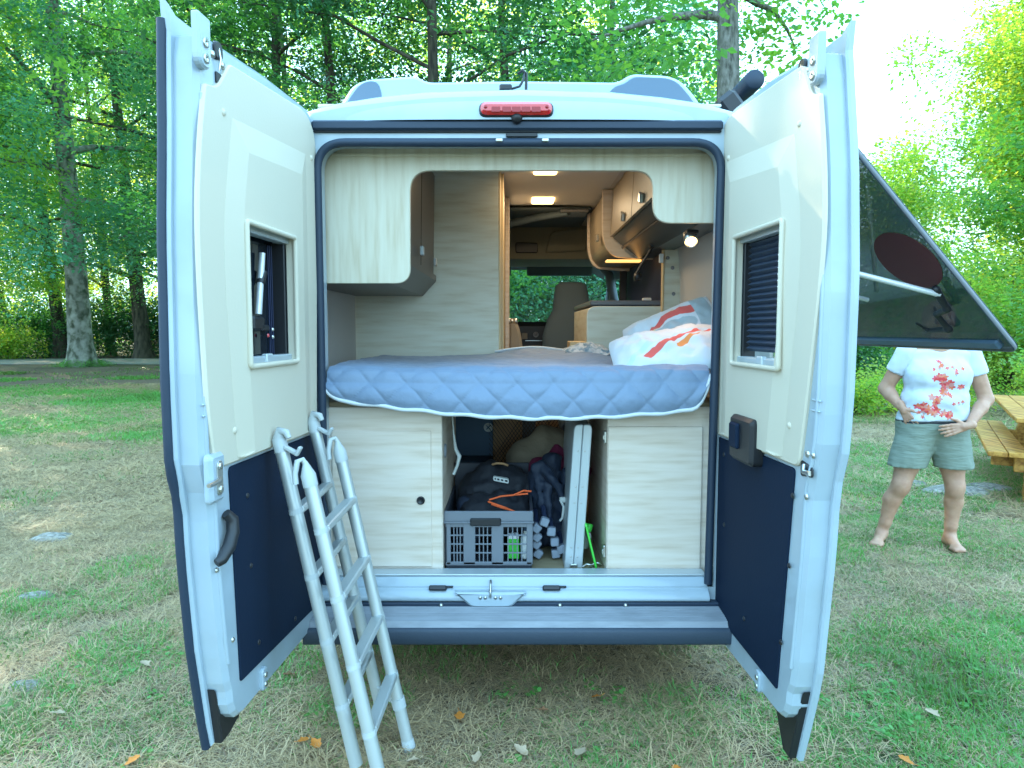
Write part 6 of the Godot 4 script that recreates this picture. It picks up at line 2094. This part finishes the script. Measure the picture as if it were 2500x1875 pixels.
# ---------------------------------------------------------------- picnic table
func build_table() -> void:
	var C := Vector3(4.12, 0, -6.02)
	var e1 := Vector3(0.506, 0, -0.863)
	var e2 := Vector3(0.863, 0, 0.506)
	var t := base("picnic_table", C + e1 * 1.1 + e2 * 0.9)
	tag(t, "square orange-brown wooden picnic table with fixed benches round it", "picnic table")
	var o := t.position
	var B := Basis(e1, Vector3.UP, e2)
	var P := func(a: float, y: float, b: float) -> Vector3: return C + e1 * a + e2 * b - o + Vector3(0, y, 0)
	for i in 8:
		box("tabletop_plank", P.call(1.2, 0.735, 0.18 + 0.075 + i * 0.155), Vector3(2.5, 0.04, 0.148), 0.006, "table_wood", t, B)
	for i in 2:
		box("bench_plank", P.call(1.25, 0.43, 0.07 + i * 0.15), Vector3(2.5, 0.045, 0.142), 0.006, "table_wood", t, B)
		box("bench_plank", P.call(0.072 + i * 0.15, 0.432, 1.15), Vector3(0.142, 0.045, 1.7), 0.006, "table_wood", t, B)
		box("bench_plank", P.call(1.25, 0.43, 1.45 + i * 0.15), Vector3(2.5, 0.045, 0.142), 0.006, "table_wood", t, B)
	for a in [0.35, 2.1]:
		box("bench_beam", P.call(a, 0.345, 0.85), Vector3(0.07, 0.12, 1.6), 0.006, "table_wood", t, B)
		for b in [0.45, 1.15]:
			box("leg", P.call(a, 0.37, b), Vector3(0.10, 0.74, 0.14), 0.006, "table_wood", t, B * Basis(Vector3.RIGHT, 0.25 if b < 0.8 else -0.25))
	box("bench_apron", P.call(0.16, 0.335, 0.95), Vector3(0.06, 0.14, 1.5), 0.006, "table_wood", t, B)
	for b in [0.35, 1.5]:
		box("leg", P.call(0.16, 0.16, b), Vector3(0.12, 0.32, 0.14), 0.006, "table_wood", t, B)

# ---------------------------------------------------------------- person
func hand(st: SurfaceTool, wrist: Vector3, along: Vector3, out: Vector3, curl: float, thumb_side: float) -> void:
	# palm with four fingers and a thumb; «out» points from the back of the hand
	var f := along.normalized()
	var n := (out - f * out.dot(f)).normalized()
	var s := f.cross(n).normalized() * thumb_side
	var bones := []
	var palm_end := wrist + f * 0.085 - n * 0.004
	for k in [-0.026, -0.009, 0.009, 0.026]:
		bones.append([wrist + f * 0.012 + s * k * 0.55, palm_end + s * k, 0.014, 0.0115])
	var lens := [0.058, 0.072, 0.078, 0.068]
	var offs := [-0.029, -0.0098, 0.0098, 0.0285]
	for i in 4:
		var b: Vector3 = palm_end + s * offs[i]
		var dir: Vector3 = (f + s * offs[i] * 3.5).normalized()
		var l: float = lens[i]
		var p1: Vector3 = b + (dir * cos(curl * 0.5) - n * sin(curl * 0.5)) * l * 0.42
		var p2: Vector3 = p1 + (dir * cos(curl) - n * sin(curl)) * l * 0.32
		var p3: Vector3 = p2 + (dir * cos(curl * 1.4) - n * sin(curl * 1.4)) * l * 0.26
		bones.append([b, p1, 0.0098, 0.0088])
		bones.append([p1, p2, 0.0088, 0.008])
		bones.append([p2, p3, 0.008, 0.0068])
	var t0 := wrist + f * 0.022 + s * 0.024
	var t1 := t0 + (f * 0.65 + s * 0.75 - n * 0.15).normalized() * 0.036
	var t2 := t1 + (f * 0.85 + s * 0.5 - n * 0.25).normalized() * 0.03
	bones.append([t0, t1, 0.0135, 0.0105])
	bones.append([t1, t2, 0.0102, 0.0082])
	bones.append([wrist - f * 0.035, wrist + f * 0.02, 0.027, 0.024])
	blob(st, bones, 0.0035, 0.006)

func build_person() -> void:
	var p := base("person", Vector3(2.88, 0, -4.78), -0.16)
	tag(p, "person in a white floral T-shirt and grey-green shorts, barefoot, hand on hip", "person")
	var V := func(x: float, y: float, z: float) -> Vector3: return Vector3(x, y, z)
	var hipL := Vector3(-0.095, 0.80, 0)
	var kneeL := Vector3(-0.20, 0.435, 0.045)
	var ankL := Vector3(-0.285, 0.085, -0.03)
	var hipR := Vector3(0.10, 0.80, 0)
	var kneeR := Vector3(0.14, 0.435, 0.05)
	var ankR := Vector3(0.145, 0.085, 0.0)
	var shL := Vector3(-0.185, 1.325, -0.01)
	var elL := Vector3(-0.285, 1.09, -0.07)
	var wrL := Vector3(-0.225, 0.975, 0.045)
	var shR := Vector3(0.225, 1.32, -0.01)
	var elR := Vector3(0.325, 1.03, 0.01)
	var wrR := Vector3(0.15, 0.875, 0.185)
	var bones := []
	for lg in [[hipL, kneeL, ankL, Vector3(-0.37, 0.028, 0.10), -0.01], [hipR, kneeR, ankR, Vector3(0.15, 0.028, 0.15), 0.01]]:
		var k: Vector3 = lg[1]
		var a: Vector3 = lg[2]
		bones.append([lg[0], (lg[0] as Vector3).lerp(k, 0.6), 0.102, 0.078])
		bones.append([(lg[0] as Vector3).lerp(k, 0.6), k, 0.078, 0.058])
		bones.append([k + Vector3(0, 0.015, 0.012), k + Vector3(0, -0.03, 0.008), 0.050, 0.048])
		var calf := k.lerp(a, 0.32) + Vector3(lg[4], 0, -0.018)
		bones.append([k, calf, 0.056, 0.057])
		bones.append([calf, k.lerp(a, 0.80), 0.057, 0.038])
		bones.append([k.lerp(a, 0.80), a, 0.038, 0.034])
		var heel := a + Vector3(0, -0.045, -0.035)
		var ball: Vector3 = (lg[3] as Vector3) + (a - (lg[3] as Vector3)) * Vector3(1, 0, 1) * 0.22
		bones.append([a, heel, 0.036, 0.034])
		bones.append([a + Vector3(0, -0.015, 0.02), ball, 0.036, 0.022])
		bones.append([heel, ball, 0.032, 0.026])
		var fd := (((lg[3] as Vector3) - a) * Vector3(1, 0, 1)).normalized()
		var fs := Vector3(fd.z, 0, -fd.x)
		for i in 5:
			var tb := ball + fs * (i - 2) * 0.0175 + Vector3(0, -0.006, 0)
			var big := 1.0 if (i == 0) == (lg[4] > 0.0) and (i == 0 or i == 4) else 0.0
			bones.append([tb - fd * 0.02, tb + fd * (0.035 + 0.012 * big - 0.004 * absf(i - 2)), 0.012 + 0.003 * big, 0.009 + 0.003 * big])
	bones.append([Vector3(-0.085, 0.86, -0.01), Vector3(0.09, 0.86, -0.01), 0.125, 0.125])
	bones.append([Vector3(-0.07, 1.02, 0.01), Vector3(0.075, 1.02, 0.01), 0.118, 0.118])
	bones.append([Vector3(-0.085, 1.2, 0.0), Vector3(0.10, 1.2, 0.0), 0.112, 0.112])
	bones.append([Vector3(-0.15, 1.325, -0.02), Vector3(0.185, 1.32, -0.02), 0.062, 0.062])
	bones.append([Vector3(0.015, 1.33, -0.015), Vector3(0.015, 1.46, 0.01), 0.062, 0.052])
	for ar in [[shL, elL, wrL], [shR, elR, wrR]]:
		bones.append([ar[0], ar[1], 0.058, 0.045])
		bones.append([ar[1], (ar[1] as Vector3).lerp(ar[2], 0.35), 0.043, 0.042])
		bones.append([(ar[1] as Vector3).lerp(ar[2], 0.35), ar[2], 0.042, 0.027])
	var st := S()
	blob(st, bones, 0.012, 0.02)
	# hands and head join the same surface
	hand(st, wrL + Vector3(0.012, -0.01, 0.01), Vector3(0.35, -0.85, 0.4), Vector3(-0.7, -0.1, 0.7), 0.55, -1.0)
	hand(st, wrR + Vector3(-0.018, -0.006, 0.006), Vector3(-0.95, -0.26, 0.02), Vector3(0.1, 0.15, 1.0), 0.35, 1.0)
	var hc := Vector3(0.015, 1.56, 0.02)
	blob(st, [[hc + Vector3(0, 0.035, -0.02), hc + Vector3(0, 0.03, 0.0), 0.085, 0.08], [hc + Vector3(0, -0.03, 0.015), hc + Vector3(0, -0.075, 0.04), 0.066, 0.042], [hc + Vector3(0, -0.095, 0.052), hc + Vector3(0, -0.092, 0.058), 0.02, 0.018],
		[hc + Vector3(0, 0.015, 0.082), hc + Vector3(0, -0.022, 0.098), 0.010, 0.014], [hc + Vector3(-0.03, -0.008, 0.06), hc + Vector3(-0.04, -0.02, 0.05), 0.022, 0.02], [hc + Vector3(0.03, -0.008, 0.06), hc + Vector3(0.04, -0.02, 0.05), 0.022, 0.02],
		[hc + Vector3(-0.078, 0.01, -0.005), hc + Vector3(-0.08, -0.025, 0.0), 0.013, 0.009], [hc + Vector3(0.078, 0.01, -0.005), hc + Vector3(0.08, -0.025, 0.0), 0.013, 0.009], [hc + Vector3(0, -0.1, -0.01), hc + Vector3(0, -0.2, -0.02), 0.052, 0.056]], 0.004, 0.018)
	obj("body", st, "skin", p)
	for sx in [-1.0, 1.0]:
		st = S()
		lathe(st, hc + Vector3(sx * 0.03, 0.016, 0.068), Vector3(0, 0, 1), [[0.0, -0.01], [0.013, -0.006], [0.014, 0.0], [0.010, 0.006], [0.0, 0.009]], 12)
		var ey := obj("eye", st, "eye_white", p)
		st = S()
		lathe(st, hc + Vector3(sx * 0.03, 0.016, 0.0755), Vector3(0, 0, 1), [[0.0055, 0.0], [0.004, 0.0015], [0.0, 0.002]], 10)
		obj("iris", st, "hair", ey)
	st = S()
	tube(st, [hc + Vector3(-0.022, -0.055, 0.076), hc + Vector3(0, -0.053, 0.085), hc + Vector3(0.022, -0.055, 0.076)], [0.003, 0.0065, 0.003], 8)
	obj("mouth", st, "lips", p)
	st = S()
	blob(st, [[hc + Vector3(0, 0.055, -0.035), hc + Vector3(0, 0.05, -0.01), 0.088, 0.084], [hc + Vector3(-0.06, 0.02, -0.03), hc + Vector3(-0.065, -0.08, -0.035), 0.045, 0.03], [hc + Vector3(0.06, 0.02, -0.03), hc + Vector3(0.065, -0.08, -0.035), 0.045, 0.03], [hc + Vector3(0, 0, -0.06), hc + Vector3(0, -0.08, -0.06), 0.07, 0.05]], 0.006, 0.03, [[hc + Vector3(0, 0.05, 0.055), Vector3(0, -0.45, 0.9)]], 0.006)
	obj("hair", st, "hair", p)
	# shirt with floral print on the front
	var im := Image.create(256, 256, false, Image.FORMAT_RGB8)
	im.fill(lin(0.58, 0.62, 0.68))
	var r := RandomNumberGenerator.new()
	r.seed = 23
	var cols := [lin(0.60, 0.05, 0.05), lin(0.66, 0.16, 0.07), lin(0.68, 0.22, 0.14), lin(0.70, 0.10, 0.12), lin(0.55, 0.25, 0.22)]
	for a in [[0.0, 1.29, 2, 6.0], [0.06, 1.25, 3, 5.0], [-0.01, 1.24, 2, 5.0], [0.10, 1.235, 3, 5.0], [0.02, 1.19, 4, 9.0], [-0.02, 1.178, 3, 8.0], [0.07, 1.15, 4, 9.0], [0.06, 1.12, 3, 8.0], [0.03, 1.085, 3, 9.0], [0.14, 1.125, 2, 7.0], [0.05, 1.06, 2, 6.0], [-0.03, 1.04, 4, 9.0], [-0.03, 1.01, 3, 7.0], [-0.10, 1.0, 3, 8.0], [-0.05, 0.975, 5, 9.0], [0.0, 0.955, 4, 9.0], [-0.13, 0.955, 2, 6.0], [0.05, 0.935, 3, 6.0], [0.09, 0.94, 3, 8.0], [0.11, 1.01, 2, 5.0], [0.10, 0.995, 1, 4.0], [-0.09, 0.94, 2, 5.0]]:
		for f in a[2]:
			var cx: float = (a[0] - 0.03 + r.randfn(0, 0.022) + 0.3) / 0.6 * 256.0
			var cy: float = (1.0 - (a[1] + r.randfn(0, 0.012) - 0.8) / 0.6) * 256.0
			var a0 := r.randf() * TAU
			for k in 5:
				var an := a0 + TAU * k / 5
				dab(im, cx + cos(an) * a[3] * 0.6, cy + sin(an) * a[3] * 0.6, a[3] * 0.68, a[3] * 0.40, an, cols[r.randi() % 5], 0.5)
			if f == 0: dab(im, cx + r.randf_range(-9, 9), cy + 5, 5.0, 2.2, r.randf() * PI, lin(0.33, 0.36, 0.42), 0.6)
	var sm := StandardMaterial3D.new()
	sm.resource_name = "floral_cotton"
	sm.albedo_texture = ImageTexture.create_from_image(im)
	sm.roughness = 0.9
	M["floral_cotton"] = sm
	var uvf := func(v: Vector3) -> Vector2:
		return Vector2(clampf((v.x + 0.3) / 0.6, 0.005, 0.995), clampf(1.0 - (v.y - 0.8) / 0.6, 0.005, 0.995)) if v.z > 0.0 and absf(v.x) < 0.2 else Vector2(0.01, 0.01)
	st = S()
	blob(st, [[Vector3(-0.085, 0.88, 0.0), Vector3(0.09, 0.88, 0.0), 0.142, 0.142], [Vector3(-0.075, 1.02, 0.01), Vector3(0.08, 1.02, 0.01), 0.134, 0.134], [Vector3(-0.08, 1.19, 0.02), Vector3(0.10, 1.19, 0.02), 0.124, 0.124], [Vector3(-0.155, 1.325, -0.02), Vector3(0.19, 1.32, -0.02), 0.074, 0.074], [Vector3(0.015, 1.33, -0.02), Vector3(0.015, 1.40, -0.01), 0.08, 0.07]], 0.011, 0.04, [[Vector3(0, 0.888, 0), Vector3(0.04, -1, 0)], [Vector3(0, 1.378, 0.0), Vector3(0, 1, 0.5).normalized()]], 0.011, uvf)
	for ar in [[shL, elL], [shR, elR]]:
		var dd: Vector3 = (ar[1] - ar[0]).normalized()
		var e: Vector3 = ar[0] + dd * 0.135
		blob(st, [[ar[0] - dd * 0.01 + Vector3(0, 0.004, 0), e + dd * 0.05, 0.069, 0.066]], 0.011, 0.03, [[e, dd]], 0.005, uvf)
	obj("shirt", st, "floral_cotton", p)
	st = S()
	blob(st, [[Vector3(-0.085, 0.86, -0.01), Vector3(0.09, 0.86, -0.01), 0.138, 0.138], [hipL + Vector3(0.005, 0.02, 0), hipL.lerp(kneeL, 0.85), 0.128, 0.116], [hipR + Vector3(-0.005, 0.02, 0), hipR.lerp(kneeR, 0.85) + Vector3(0.01, 0, 0), 0.128, 0.116]], 0.011, 0.025, [[Vector3(0, 0.566, 0), Vector3(0, -1, 0)], [Vector3(0, 0.935, 0), Vector3(0, 1, 0)]], 0.009)
	obj("shorts", st, "shorts_green", p)
	st = S()
	blob(st, [[Vector3(-0.085, 0.86, -0.01), Vector3(0.09, 0.86, -0.01), 0.1425, 0.1425]], 0.009, 0.02, [[Vector3(0, 0.868, 0), Vector3(0, -1, 0)], [Vector3(0, 0.89, 0), Vector3(0, 1, 0)]])
	obj("belt", st, "belt_dark", p)
